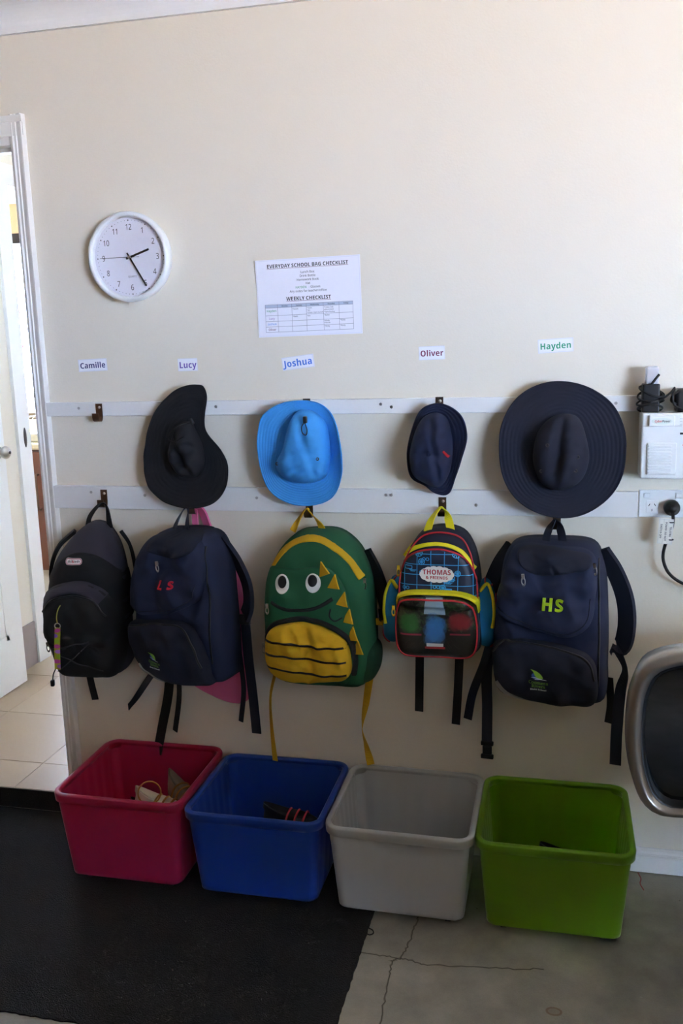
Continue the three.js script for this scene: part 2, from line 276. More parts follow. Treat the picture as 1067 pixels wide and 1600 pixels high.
{ // tiled room behind the doorway
  const base = structure('floor_laundry', null, null, 'beige ceramic tile floor of the room behind the doorway', 'floor');
  mesh('grout_bed', box(-5.2, 0.6, -0.12, SILL - 0.0015, -2.9, 0), M(0xb3a48f, 0.9), base);
  const r = rng(9), tl = [0, 1, 2].map(k => M([0xb8a285, 0xb39c7f, 0xbda88c][k], 0.45)), p = 0.392, tg = new RoundedBoxGeometry(p - 0.004, 0.012, p - 0.004, 1, 0.0015);
  for (let i = -7; i <= 1; i++) for (let j = 0; j <= 6; j++) {
    const cx = -1.757 + p * (i + 0.5), cz = -0.181 + p * (0.5 - j) ; if (cx < -4 || cx > -1.2) continue;
    if (j === 0) { const g = new THREE.BoxGeometry(p - 0.004, 0.012, 0.177); const t = mesh('tile', g, tl[Math.floor(r() * 3)], base); t.position.set(cx, SILL - 0.006, -0.0915); continue; }
    const t = mesh('tile', tg, tl[Math.floor(r() * 3)], base); t.position.set(cx, SILL - 0.006, cz);
  }
  const W = (n, g, l) => structure(n, g, mat.wall, l, 'wall');
  // hall left wall (x=-2.35 face) with the second doorway z -2.05..-1.23
  W('wall_hall_left', mergeGeometries([box(-2.45, -2.35, 0, 2.55, -1.21, -0.11), box(-2.45, -2.35, 0, 2.55, -2.9, -2.05), box(-2.45, -2.35, 2.2, 2.55, -2.05, -1.21)]), 'white wall of the tiled room with a second doorway');
  // back wall: kitchen window x -4.4..-2.9 y 1.0..2.15 ; laundry window x -1.7..-0.4 y 0.9..2.2
  const zb = -2.75, parts = [];
  const hole = (x0, x1, y0, y1, xa, xb) => { parts.push(box(x0, xa, 0, 2.55, zb - 0.1, zb), box(xb, x1, 0, 2.55, zb - 0.1, zb), box(xa, xb, 0, y0, zb - 0.1, zb), box(xa, xb, y1, 2.55, zb - 0.1, zb)); };
  hole(-5.2, -2.45, 1.05, 2.17, -3.7, -2.8); hole(-2.45, 0.6, 1.35, 1.95, -0.75, -0.3);
  W('wall_hall_back', mergeGeometries(parts), 'white back wall of the tiled rooms with bright windows');
  W('wall_hall_right', box(0.5, 0.6, 0, 2.55, -2.75, -0.11), 'white end wall of the tiled room');
  W('wall_kitchen_left', box(-5.3, -5.2, 0, 2.55, -2.85, -0.5), 'white wall at the far end of the kitchen');
  W('wall_kitchen_front', box(-5.2, -2.45, 0, 2.55, -0.6, -0.5), 'white wall of the kitchen next to the garage');
  structure('ceiling_hall', box(-5.3, 0.6, 2.55, 2.65, -2.85, -0.11), mat.ceiling, 'white ceiling of the tiled rooms', 'ceiling');
  const sk = structure('baseboard_hall', null, null, 'grey tile skirting along the white wall of the tiled room', 'skirting');
  mesh('skirting_tile', box(-2.352, -2.342, SILL, SILL + 0.2, -1.115, -0.72), M(0x9d8f8a, 0.4), sk);
  mesh('skirting_tile', box(-2.352, -2.342, SILL, SILL + 0.2, -0.715, -0.12), M(0x9d8f8a, 0.4), sk);
  const t3 = structure('trim_3', null, null, 'white frame of the second doorway with an oval metal pull', 'door frame');
  mesh('jamb', mergeGeometries([box(-2.352, -2.334, SILL, 2.2, -1.213, -1.118), box(-2.46, -2.352, SILL, 2.2, -1.222, -1.205)]), mat.doorWhite, t3);
  mesh('head', box(-2.352, -2.334, 2.2, 2.29, -2.14, -1.118), mat.doorWhite, t3);
  mesh('jamb', box(-2.352, -2.334, SILL, 2.2, -2.14, -2.05), mat.doorWhite, t3);
  const ov = new THREE.SphereGeometry(1, 20, 12); ov.scale(0.004, 0.045, 0.012); ov.translate(-2.334, 1.115, -1.168); mesh('finger_pull', ov, mat.darkSteel, t3);
  // windows
  const win = (n, x0, x1, y0, y1, lab) => {
    const w = structure(n, null, null, lab, 'window');
    const f = 0.04; mesh('window_frame', mergeGeometries([box(x0, x1, y0, y0 + f, zb - 0.08, zb - 0.03), box(x0, x1, y1 - f, y1, zb - 0.08, zb - 0.03), box(x0, x0 + f, y0, y1, zb - 0.08, zb - 0.03), box(x1 - f, x1, y0, y1, zb - 0.08, zb - 0.03)]), M(0x2b2320, 0.5), w);
    mesh('pane', box(x0 + f, x1 - f, y0 + f, y1 - f, zb - 0.06, zb - 0.056), P(0xffffff, 0.0, { transmission: 1, thickness: 0, ior: 1.5 }), w);
    return w;
  };
  const w1 = win('window_1', -3.7, -2.8, 1.05, 2.17, 'bright kitchen window behind a diamond security screen');
  { // diamond security grille: wires with rivets at the crossings
    const wires = [], riv = [], step = 0.105, tall = 0.105;
    for (let i = -16; i < 18; i++) {
      for (const s of [1, -1]) {
        const pts = []; for (let k = 0; k <= 10; k++) { const y = 1.09 + k * tall, x = -3.15 + (i + s * k * 0.5) * step * 0.95; if (x > -3.66 && x < -2.84 && y < 2.13) pts.push([x, y, zb - 0.085]); }
        if (pts.length > 1) wires.push(tube(pts, 0.0022, pts.length * 2, false, 4));
      }
      for (let k = 0; k < 10; k++) { const x = -3.15 + (i + (k % 2) * 0.5) * step * 0.95; if (x > -3.66 && x < -2.84) { const b = new THREE.BoxGeometry(0.011, 0.02, 0.008); b.translate(x, 1.09 + k * tall, zb - 0.085); riv.push(b); } }
    }
    const gr = mesh('security_screen', mergeGeometries(wires), M(0x6a3038, 0.5), w1); mesh('rivets', mergeGeometries(riv), M(0x5a2029, 0.5), gr);
  }
  mesh('head_rail', box(-3.7, -2.8, 2.13, 2.19, zb - 0.02, zb + 0.03), M(0x241a18, 0.5), w1);
  mesh('blind', box(-3.7, -2.8, 2.19, 2.36, zb + 0.0, zb + 0.04), M(0xc9ab7f, 0.8), w1);
  mesh('pelmet_moulding', box(-3.8, -2.7, 2.36, 2.42, zb, zb + 0.06), mat.trim, w1);
  win('window_2', -0.75, -0.3, 1.35, 1.95, 'bright window in the back wall of the tiled room');
}
{ // open white door leaf, swung right back into the tiled room
  const d = structure('door_1', null, null, 'white panel door standing open into the tiled room', 'door');
  mesh('leaf', rbox(0.036, 2.03, 0.82, 0.003, -2.273, SILL + 1.02, -0.476), mat.doorWhite, d);
  const pan = (y0, y1) => mergeGeometries([box(-2.256, -2.2515, y0, y0 + 0.02, -0.78, -0.17), box(-2.256, -2.2515, y1 - 0.02, y1, -0.78, -0.17), box(-2.256, -2.2515, y0, y1, -0.78, -0.76), box(-2.256, -2.2515, y0, y1, -0.19, -0.17)]);
  mesh('panel_moulding', pan(0.3, 0.92), mat.doorWhite, d); mesh('panel_moulding', pan(1.25, 1.98), mat.doorWhite, d);
  const k = lathe([[0, 0.062], [0.014, 0.06], [0.025, 0.05], [0.027, 0.042], [0.022, 0.03], [0.011, 0.022], [0.011, 0.008], [0.03, 0.006], [0.032, 0], [0, 0]], 28); k.rotateZ(-Math.PI / 2); k.translate(-2.255, 1.092, -0.825);
  const kn = mesh('door_knob', k, mat.steel, d);
  const kh = new THREE.CylinderGeometry(0.006, 0.006, 0.004, 14); kh.rotateZ(Math.PI / 2); kh.translate(-2.193, 1.092, -0.825); mesh('keyhole', kh, mat.darkSteel, kn);
  mesh('latch_plate', box(-2.284, -2.262, 1.06, 1.12, -0.8875, -0.8855), mat.steel, d);
}
{ // kitchen cupboard and what stands on its bench, seen through the second doorway
  const c = thing('kitchen_cabinet', 'brown timber kitchen cabinet under the bright window', 'cabinet', [-3.3, SILL, -2.42]);
  const br = M(0x6a3a22, 0.45);
  mesh('body', box(-1.0, 0.8, 0.15, 0.86, -0.29, 0.25), br, c); mesh('kickboard', box(-1.0, 0.8, 0, 0.15, -0.29, 0.2), M(0xcbbfa9, 0.6), c);
  for (let i = 0; i < 4; i++) { const dr = mesh('door', rbox(0.44, 0.69, 0.018, 0.003, -0.775 + i * 0.45, 0.505, 0.26), br, c); const hd = tube([[0, -0.1, 0], [0, -0.1, 0.028], [0, 0, 0.032], [0, 0.1, 0.028], [0, 0.1, 0]], 0.006, 24); hd.translate(-0.775 + i * 0.45 - 0.17, 0.62, 0.269); mesh('handle', hd, mat.bronze, dr); }
  const b = single('benchtop', rbox(1.84, 0.038, 0.6, 0.012, -3.4, SILL + 0.879, -2.44), M(0xd8c79c, 0.35), 'cream laminate benchtop on the brown kitchen cabinet', 'benchtop');
  const rk = thing('drying_rack', 'pale dish drying rack on the cream benchtop', 'rack', [-2.86, SILL + 0.898, -2.36]);
  mesh('tray', rbox(0.42, 0.05, 0.32, 0.015, 0, 0.025, 0), M(0xcfc0a0, 0.5), rk);
  for (let i = 0; i < 4; i++) mesh('wire', tube([[-0.2, 0.05, -0.12 + i * 0.08], [-0.2, 0.12, -0.12 + i * 0.08], [0.2, 0.12, -0.12 + i * 0.08], [0.2, 0.05, -0.12 + i * 0.08]], 0.003, 20), mat.steel, rk);
  const pl = lathe([[0, 0], [0.06, 0.002], [0.075, 0.008], [0.125, 0.02], [0.125, 0.024], [0.074, 0.012], [0.06, 0.007], [0, 0.006]], 40);
  const mk = (x, y, z, m, s, lab) => { const o = single('dinner_plate', pl, m, lab, 'plate', [x, y, z], 'plates in the drying rack'); o.rotation.x = Math.PI / 2 - 0.15; o.scale.setScalar(s); return o; };
  mk(-2.845, SILL + 1.105, -2.345, M(0xd9ccb4, 0.4), 1.1, 'pale round plate standing upright in the drying rack, lower of two');
  mk(-2.845, SILL + 1.27, -2.41, M(0xe0bf92, 0.4), 1.15, 'peach coloured round plate propped up behind a paler plate');
}

// ================================================================ FLOOR MAT
{
  const r = rng(21), w = 512, tex = canvas(w, w, g => {
    g.fillStyle = '#1d1a19'; g.fillRect(0, 0, w, w); const im = g.getImageData(0, 0, w, w);
    for (let i = 0; i < w * w; i++) { const k = 0.7 + 0.6 * r(); im.data[4 * i] *= k; im.data[4 * i + 1] *= k; im.data[4 * i + 2] *= k; } g.putImageData(im, 0, 0);
    for (let i = 0; i < 46; i++) { g.strokeStyle = `rgba(190,180,165,${0.15 + 0.45 * r()})`; g.lineWidth = 0.6 + r() * 0.5; const x = r() * w, y = r() * w, a = r() * 6; g.beginPath(); g.moveTo(x, y); g.lineTo(x + Math.cos(a) * 4 * r() + 1, y + Math.sin(a) * 4 * r()); g.stroke(); }
  });
  tex.wrapS = tex.wrapT = THREE.RepeatWrapping; tex.repeat.set(1.6, 1.6);
  // outline with slightly ragged cut edges; back edge laps up the door step
  const pts = []; const edge = (a, b, n, j) => { for (let i = 0; i < n; i++) { const t = i / n; pts.push([a[0] + (b[0] - a[0]) * t + (r() - 0.5) * j, a[1] + (b[1] - a[1]) * t + (r() - 0.5) * j]); } };
  edge([-2.55, 0.86], [-0.468, 0.868], 160, 0.004); edge([-0.468, 0.868], [-0.464, 0.016], 70, 0.003); edge([-0.464, 0.016], [-1.45, 0.016], 10, 0); edge([-1.45, 0.016], [-1.5, 0.006], 1, 0); edge([-1.5, 0.006], [-2.34, 0.006], 10, 0); edge([-2.34, 0.006], [-2.42, 0.025], 1, 0); edge([-2.42, 0.025], [-2.55, 0.025], 4, 0); edge([-2.55, 0.025], [-2.55, 0.86], 10, 0);
  const s = new THREE.Shape(pts.map(p => V2(p[0], -p[1]))); const g = new THREE.ExtrudeGeometry(s, { depth: 0.004, bevelEnabled: false }); g.rotateX(-Math.PI / 2);
  const uvp = g.attributes.position, uva = g.attributes.uv; for (let i = 0; i < uvp.count; i++) uva.setXY(i, uvp.getX(i), uvp.getZ(i));
  const mm = M(0xffffff, 0.97, { map: tex, bumpMap: fuzzT, bumpScale: 0.003 });
  const mt = thing('carpet_mat', 'black felt carpet mat under the pink and blue tubs', 'mat'); mesh('carpet', g, mm, mt);
  { const g2 = box(-2.349, -1.546, 0.0045, SILL - 0.001, 0.0005, 0.0055); single('carpet_strip', g2, mm, 'narrow strip of black felt carpet covering the step below the tiled doorway', 'carpet strip'); }
  mesh('loose_thread', tube([[-0.466, 0.006, 0.408], [-0.452, 0.007, 0.418], [-0.449, 0.006, 0.428], [-0.458, 0.005, 0.434], [-0.468, 0.006, 0.43]], 0.0016, 24), mat.rubber, mt);
}

// ================================================================ HOOK RAILS AND HOOKS
const RZ = 0.018;
function rail(y0, y1, x0, x1, screws, label) {
  const t = thing('hook_rail', label, 'rail', [(x0 + x1) / 2, (y0 + y1) / 2, 0]);
  mesh('board', rbox(x1 - x0, y1 - y0, RZ, 0.002, 0, 0, RZ / 2), mat.rail, t);
  const sg = mergeGeometries([new THREE.CylinderGeometry(0.0042, 0.0042, 0.0016, 14), (() => { const b = new THREE.BoxGeometry(0.006, 0.0008, 0.0012); b.translate(0, 0.0009, 0); return b; })()].map(g => g.toNonIndexed())); sg.rotateX(Math.PI / 2);
  for (const [x, y, m] of screws) { const s = mesh('screw', sg, m ?? mat.steel, t); s.position.set(x - (x0 + x1) / 2, y - (y0 + y1) / 2, RZ + 0.0004); s.rotation.z = x * 7; }
}
rail(1.312, 1.353, -1.509, 0.5, [[-1.393, 1.336], [-0.96, 1.336], [-0.48, 1.338], [-0.45, 1.33], [0.14, 1.334]], 'narrow white board of hooks carrying the hats');
rail(1.032, 1.101, -1.509, 0.203, [[-1.375, 1.083], [-1.2, 1.075], [-0.85, 1.072], [-0.47, 1.085], [-0.455, 1.085], [-0.22, 1.06]], 'wider white board of hooks carrying the school bags');
{
  const path = [[0, 0.021, 0.001], [0, 0.005, 0.001], [0, -0.018, 0.0015], [0, -0.028, 0.006], [0, -0.03, 0.014], [0, -0.026, 0.022], [0, -0.014, 0.026], [0, -0.006, 0.026]];
  const g = webbing(path, 0.021, 0.0022, [1, 0, 0], 36), sg = new THREE.SphereGeometry(0.0045, 14, 8, 0, 7, 0, 1.4); sg.rotateX(Math.PI / 2);
  let first;
  const hook = (x, y, label, group) => {
    let o;
    if (!first) { o = first = thing('coat_hook', label, 'hook', [x, y, RZ]); mesh('bracket', g, mat.bronze, o); const s = mesh('screw', sg, mat.steel, o); s.position.set(0.002, 0.01, 0.002); }
    else { o = first.clone(); o.name = numbered('coat_hook'); o.position.set(x, y, RZ); o.userData = { label, category: 'hook' }; scene.add(o); }
    if (group) o.userData.group = group;
  };
  hook(-1.327, 1.328, 'empty bent metal hook on the upper rail');
  hook(-1.333, 1.07, 'metal hook holding the black and charcoal backpack');
  hook(-1.045, 1.055, 'metal hook holding the navy bag with red initials');
  hook(-0.693, 1.05, 'metal hook holding the green and yellow backpack');
  hook(-0.312, 1.06, 'metal hook holding the small backpack with a printed pocket');
  hook(-0.004, 1.03, 'metal hook holding the navy bag with lime green initials');
  hook(-1.03, 1.335, 'metal hook behind the folded black brimmed hat');
  hook(-0.69, 1.335, 'metal hook behind the bright blue bucket hat');
  hook(-0.318, 1.335, 'metal hook behind the navy cap');
  hook(0.0, 1.335, 'metal hook behind the wide brimmed navy hat');
}

// ================================================================ CLOCK
{
  const R = 0.124, cl = thing('wall_clock', 'round white wall clock with black numerals', 'clock', [-1.19, 1.76, 0]);
  const rim = lathe([[0.1, 0.0], [R - 0.012, 0.0], [R - 0.004, 0.008], [R, 0.03], [R - 0.001, 0.04], [R - 0.005, 0.0445], [R - 0.011, 0.045], [R - 0.014, 0.042], [R - 0.0155, 0.026]], 72); rim.rotateX(Math.PI / 2); mesh('rim', rim, mat.plasticWhite, cl);
  const tex = canvas(1024, 1024, (g, w) => {
    g.fillStyle = '#f1f0fa'; g.fillRect(0, 0, w, w); g.translate(w / 2, w / 2); g.fillStyle = '#15151c'; g.textAlign = 'center'; g.textBaseline = 'middle'; g.font = '96px sans-serif';
    for (let i = 1; i <= 12; i++) { const a = i / 12 * Math.PI * 2; g.save(); g.translate(Math.sin(a) * 385, -Math.cos(a) * 385); g.scale(0.86, 1.05); g.fillText(String(i), 0, 0); g.restore(); }
    for (let i = 0; i < 60; i++) { const a = i / 60 * Math.PI * 2; g.beginPath(); g.arc(Math.sin(a) * 470, -Math.cos(a) * 470, i % 5 ? 3.5 : 8, 0, 7); g.fill(); }
    g.font = '34px sans-serif'; g.fillStyle = '#777786'; g.fillText('QUARTZ', 12, 245);
  });
  const f = new THREE.CircleGeometry(R - 0.014, 72); f.translate(0, 0, 0.024); mesh('dial', f, M(0xffffff, 0.55, { map: tex }), cl);
  const hand = (len, tail, w, ang, z, m) => { const g = new THREE.BoxGeometry(w, len + tail, 0.0012); g.translate(0, (len - tail) / 2, 0); g.rotateZ(-ang); g.translate(0, 0, z); return mesh('hand', g, m, cl); };
  hand(0.062, 0.012, 0.0056, 1.25, 0.028, mat.plasticBlack); hand(0.093, 0.014, 0.0042, 2.62, 0.0302, mat.plasticBlack); hand(0.09, 0.03, 0.0012, -1.57, 0.0325, mat.plasticBlack);
  const cap = new THREE.CylinderGeometry(0.004, 0.004, 0.012, 16); cap.rotateX(Math.PI / 2); cap.translate(0, 0, 0.03); mesh('spindle', cap, mat.steel, cl);
  const gl = new THREE.CylinderGeometry(R - 0.0135, R - 0.0135, 0.0015, 64); gl.rotateX(Math.PI / 2); gl.translate(0, 0, 0.039); mesh('glass', gl, P(0xffffff, 0, { transmission: 1, thickness: 0, ior: 1.5 }), cl);
}

// ================================================================ PAPERS ON THE WALL
function sheet(name, w, h, tex, label, category, x, y, rot, group, curl = 0.003) {
  const g = new THREE.PlaneGeometry(w, h, 16, 10), p = g.attributes.position; for (let i = 0; i < p.count; i++) { const u = p.getX(i) / w * 2, v = p.getY(i) / h * 2; p.setZ(i, 0.0012 + curl * Math.pow(Math.abs(u * v), 3)); } g.computeVertexNormals();
  const b = new THREE.BoxGeometry(w, h, 0.0006); b.translate(0, 0, 0.0004);
  const o = thing(name, label, category, [x, y, 0], group); mesh('print', g, M(0xffffff, 0.65, { map: tex }), o); mesh('backing', b, mat.paper, o); o.rotation.z = rot; return o;
}
{
  const tex = canvas(1404, 992, (g, w, h) => {
    g.fillStyle = '#f3f3fc'; g.fillRect(0, 0, w, h); g.strokeStyle = '#dedeea'; g.lineWidth = 3; g.strokeRect(14, 14, w - 28, h - 28);
    g.textAlign = 'center'; g.fillStyle = '#26262c'; const ul = (t, y, size) => { g.font = `bold ${size}px sans-serif`; g.fillText(t, w / 2, y); const m = g.measureText(t).width; g.strokeStyle = '#7a3844'; g.lineWidth = 4; g.beginPath(); g.moveTo(w / 2 - m / 2, y + 9); g.lineTo(w / 2 + m / 2, y + 9); g.stroke(); };
    ul('EVERYDAY SCHOOL BAG CHECKLIST', 108, 65); g.fillStyle = '#26262c';
    g.font = '40px sans-serif'; g.fillStyle = '#3a3a44'; ['Lunch Box', 'Drink Bottle', 'Homework Book', 'Hat'].forEach((t, i) => g.fillText(t, w / 2, 190 + i * 48));
    g.fillStyle = '#5aa27c'; g.fillText('HAYDEN', w / 2 - 95, 382); g.fillStyle = '#3a3a44'; g.fillText('- Glasses', w / 2 + 88, 382); g.fillText('Any notes for teacher/office', w / 2, 430);
    g.fillStyle = '#26262c'; ul('WEEKLY CHECKLIST', 530, 65);
    const X = [105, 275, 470, 665, 895, 1105, 1290], Y = [575, 615, 715, 790, 860, 930];
    g.fillStyle = '#b9c4d8'; g.fillRect(X[0], Y[0], X[6] - X[0], Y[1] - Y[0]); g.strokeStyle = '#6c6c7c'; g.lineWidth = 3;
    X.forEach(x => { g.beginPath(); g.moveTo(x, Y[0]); g.lineTo(x, Y[5]); g.stroke(); }); Y.forEach(y => { g.beginPath(); g.moveTo(X[0], y); g.lineTo(X[6], y); g.stroke(); });
    g.font = 'bold 22px sans-serif'; g.fillStyle = '#3c3c4c'; ['Monday', 'Tuesday', 'Wednesday', 'Thursday', 'Friday'].forEach((t, i) => g.fillText(t, (X[i + 1] + X[i + 2]) / 2, 603));
    g.font = '40px sans-serif'; [['Hayden', '#5aa27c'], ['Lucy', '#a88ac0'], ['Joshua', '#6d9be0'], ['Oliver', '#7d4a5c']].forEach(([t, c], i) => { g.fillStyle = c; g.fillText(t, (X[0] + X[1]) / 2, [668, 766, 838, 910][i]); });
    g.textAlign = 'left'; g.font = '23px sans-serif'; g.fillStyle = '#55555f'; [[2, 648, '*Scouts'], [3, 645, '*Violin'], [3, 674, '*Art'], [3, 703, '*Chess / Gym (Lunch)'], [4, 645, '*Chess Club'], [4, 674, '(afterschool)'], [4, 703, '*Gym/Hockey'], [2, 745, '*Ballet'], [3, 745, '*Art'], [4, 745, '*Ballet'], [4, 816, '*Kindy'], [4, 842, '*Soccer'], [5, 816, '*Kindy'], [4, 886, '*Kindy'], [5, 886, '*Kindy']].forEach(([c, y, t]) => g.fillText(t, X[c] + 8, y));
  });
  sheet('checklist_sheet', 0.297, 0.209, tex, 'printed white checklist sheet with a small table, stuck on wall', 'paper', -0.679, 1.633, 0.012);
  const tag = (t, c, w, x, y, rot, label) => { const tx = canvas(512, Math.round(512 * 0.036 / w), (g, W, H) => { g.fillStyle = '#f6f6fc'; g.fillRect(0, 0, W, H); g.strokeStyle = '#d7d7e6'; g.lineWidth = 5; g.strokeRect(6, 6, W - 12, H - 12); g.fillStyle = c; g.textAlign = 'center'; g.textBaseline = 'middle'; let s = H * 0.74; g.font = `bold ${s}px sans-serif`; const m = g.measureText(t).width; if (m > W * 0.9) { s *= W * 0.9 / m; g.font = `bold ${s}px sans-serif`; } g.fillText(t, W / 2, H * 0.52); }); sheet('name_label', w, 0.036, tx, label, 'label', x, y, rot, undefined, 0.001); };
  tag('Camille', '#2f2d6b', 0.092, -1.346, 1.461, 0.03, 'small white wall label with dark navy printed word above empty hook');
  tag('Lucy', '#6f55b0', 0.06, -1.046, 1.456, 0.01, 'small white wall label with purple printed word above black hat');
  tag('Joshua', '#4a7fe0', 0.093, -0.716, 1.456, 0.11, 'tilted white wall label with blue printed word above blue hat');
  tag('Oliver', '#7c2f55', 0.07, -0.34, 1.473, 0.02, 'small white wall label with maroon printed word above navy cap');
  tag('Hayden', '#2f9d6e', 0.09, -0.0145, 1.4845, 0.045, 'small white wall label with green printed word above wide hat');
}

// ================================================================ HATS
function hat({ name, label, x, y, outline, crown, c, brimZ, crownH, crownN = 3, m, rings = 9, dent, wr = 0.006, wf = 22, seed = 1, cn = 2.2 }) {
  const t = thing(name, label, 'hat', [x, y, 0]); const N = 128, RO = radii(outline, c, N), RC = radii(crown, c, N), nb = 40, pos = [], uv = [], idx = [];
  const zb = (a, s, px, py) => brimZ(a, s) + 0.0007 * Math.cos(s * Math.PI * 2 * rings) * (s > 0.04 && s < 0.97 ? 1 : 0) + wr * 0.5 * s * noise.noise(px * wf, py * wf, seed);
  for (const side of [0, 1]) for (let k = 0; k <= nb; k++) for (let i = 0; i < N; i++) {
    const s = k / nb, a = i / N * Math.PI * 2, r = RC[i] * 0.97 + (RO[i] - RC[i] * 0.97) * s, px = c[0] + Math.cos(a) * r, py = c[1] + Math.sin(a) * r;
    pos.push(px - x, py - y, zb(a, s, px, py) - side * 0.003); uv.push(px, py);
  }
  const B = (nb + 1) * N;
  for (let k = 0; k < nb; k++) for (let i = 0; i < N; i++) { const a = k * N + i, b = k * N + (i + 1) % N; idx.push(a, a + N, b, b, a + N, b + N); idx.push(B + a, B + b, B + a + N, B + b, B + b + N, B + a + N); }
  for (let i = 0; i < N; i++) { const a = nb * N + i, b = nb * N + (i + 1) % N; idx.push(a, B + a, b, b, B + a, B + b); }
  mesh('brim', geom(pos, idx, uv), m, t);
  const edge = []; for (let i = 0; i < N; i += 2) { const a = i / N * Math.PI * 2, px = c[0] + Math.cos(a) * RO[i], py = c[1] + Math.sin(a) * RO[i]; edge.push([px - x, py - y, zb(a, 1, px, py) - 0.0015]); }
  mesh('brim_binding', tube(edge, 0.0026, 160, true, 6), m, t);
  const base = (px, py) => { const a = Math.atan2(py - c[1], px - c[0]); return brimZ(a, 0) - 0.004; };
  const pf = new Puff({ outline: crown, c, z0: base, D: crownH, n: crownN, N: 96, nr: 22, wr, wf, seed, extra: dent });
  const cg = pf.geometry(); cg.translate(-x, -y, 0); mesh('crown', cg, m, t);
  return { t, pf, put: (n, g, mm, parent) => { g.translate(-x, -y, 0); return mesh(n, g, mm, parent ?? t); } };
}
{
  const el = (cx, cy, a, b, n = 14) => Array.from({ length: n }, (_, i) => [cx + a * Math.cos(i / n * 6.2832), cy + b * Math.sin(i / n * 6.2832)]);
  const eyelet = () => { const g = new THREE.TorusGeometry(0.0035, 0.0013, 6, 14); return g; };
  // wide navy hat
  const h5 = hat({ name: 'sun_hat', label: 'large round navy sun hat with wide stitched brim', x: 0, y: 1.33, outline: [[-0.153, 1.222], [-0.146, 1.29], [-0.107, 1.354], [-0.05, 1.386], [0.004, 1.392], [0.07, 1.376], [0.127, 1.335], [0.157, 1.275], [0.163, 1.213], [0.152, 1.14], [0.116, 1.085], [0.062, 1.05], [0.01, 1.041], [-0.05, 1.054], [-0.108, 1.092], [-0.142, 1.15]], crown: [[-0.067, 1.19], [-0.052, 1.272], [-0.008, 1.31], [0.042, 1.305], [0.068, 1.245], [0.074, 1.19], [0.055, 1.14], [0.012, 1.115], [-0.04, 1.128]], c: [0.004, 1.215], brimZ: (a, s) => 0.07 + 0.012 * Math.sin(a * 2 + 0.7) * s - 0.014 * s * Math.sin(a), crownH: 0.085, crownN: 2.6, m: mat.hatNavy, rings: 9, dent: (x, y) => -0.022 * Math.exp(-Math.pow((x + 0.006 - (y - 1.2) * 0.12) / 0.014, 2)) * (y > 1.16 ? 1 : Math.max(0, 1 - (1.16 - y) / 0.04)), wr: 0.008, wf: 20, seed: 3 });
  for (const [ex, ey] of [[-0.045, 1.172], [0.04, 1.175], [0.045, 1.21], [-0.03, 1.24]]) { const g = eyelet(); g.translate(ex, ey, h5.pf.z(ex, ey) + 0.0008); h5.put('eyelet', g, mat.darkSteel); }
  // folded black hat
  const h2 = hat({ name: 'sun_hat', label: 'black brimmed hat folded into a bean shape on its hook', x: -1.03, y: 1.33, outline: [[-0.97, 1.39], [-1.0, 1.4], [-1.055, 1.39], [-1.105, 1.357], [-1.143, 1.31], [-1.163, 1.258], [-1.174, 1.183], [-1.159, 1.108], [-1.107, 1.067], [-1.028, 1.053], [-0.958, 1.069], [-0.921, 1.11], [-0.91, 1.166], [-0.93, 1.221], [-0.969, 1.272], [-0.974, 1.331]], crown: [[-1.082, 1.225], [-1.062, 1.285], [-1.02, 1.30], [-0.998, 1.262], [-0.985, 1.225], [-0.985, 1.175], [-1.01, 1.142], [-1.06, 1.148], [-1.08, 1.18]], c: [-1.035, 1.21], brimZ: (a, s) => 0.07 + s * (0.02 * Math.exp(-Math.pow((a > Math.PI ? a - 6.283 : a) - 0.8, 2) / 0.25) + 0.02 * Math.sin(a + 2.5)), crownH: 0.06, crownN: 2.4, m: mat.hatBlack, rings: 8, dent: (x, y) => 0.02 * noise.noise(x * 26, y * 26, 2.2) - 0.02 * Math.exp(-Math.pow((x + 1.05 + (y - 1.22) * 0.4) / 0.012, 2)), wr: 0.012, wf: 24, seed: 7 });
  h2.put('chin_cord', tube([[-1.0, 1.30, 0.11], [-1.03, 1.295, 0.122], [-1.06, 1.275, 0.12], [-1.07, 1.255, 0.118], [-1.05, 1.248, 0.122], [-1.02, 1.262, 0.124]], 0.0016, 30), mat.rubber);
  { const g = new RoundedBoxGeometry(0.01, 0.018, 0.01, 2, 0.003); g.rotateZ(0.5); g.translate(-0.998, 1.303, 0.112); h2.put('cord_toggle', g, mat.plasticBlack); }
  // blue bucket hat
  const h3 = hat({ name: 'bucket_hat', label: 'bright sky blue bucket hat with a quilted brim', x: -0.69, y: 1.33, outline: [[-0.821, 1.221], [-0.815, 1.27], [-0.8, 1.312], [-0.752, 1.344], [-0.698, 1.352], [-0.64, 1.343], [-0.605, 1.315], [-0.585, 1.27], [-0.577, 1.22], [-0.582, 1.15], [-0.612, 1.088], [-0.668, 1.064], [-0.735, 1.07], [-0.79, 1.105], [-0.815, 1.165]], crown: [[-0.768, 1.175], [-0.745, 1.225], [-0.725, 1.29], [-0.703, 1.325], [-0.667, 1.328], [-0.627, 1.298], [-0.615, 1.245], [-0.618, 1.175], [-0.633, 1.14], [-0.69, 1.125], [-0.745, 1.14]], c: [-0.685, 1.22], brimZ: (a, s) => 0.065 + 0.03 * s * Math.max(0, Math.cos(a)) + 0.016 * s * Math.max(0, -Math.cos(a)) + 0.008 * s * Math.sin(a * 3 + 1), crownH: 0.075, crownN: 2.7, m: mat.hatBlue, rings: 10, dent: (x, y) => 0.006 * noise.noise(x * 30, y * 16, 1.2) - 0.008 * Math.exp(-Math.pow((x + 0.665 + (y - 1.22) * 0.25) / 0.011, 2)) - 0.007 * Math.exp(-Math.pow((y - 1.165 - (x + 0.69) * 0.5) / 0.01, 2)), wr: 0.006, wf: 26, seed: 5 });
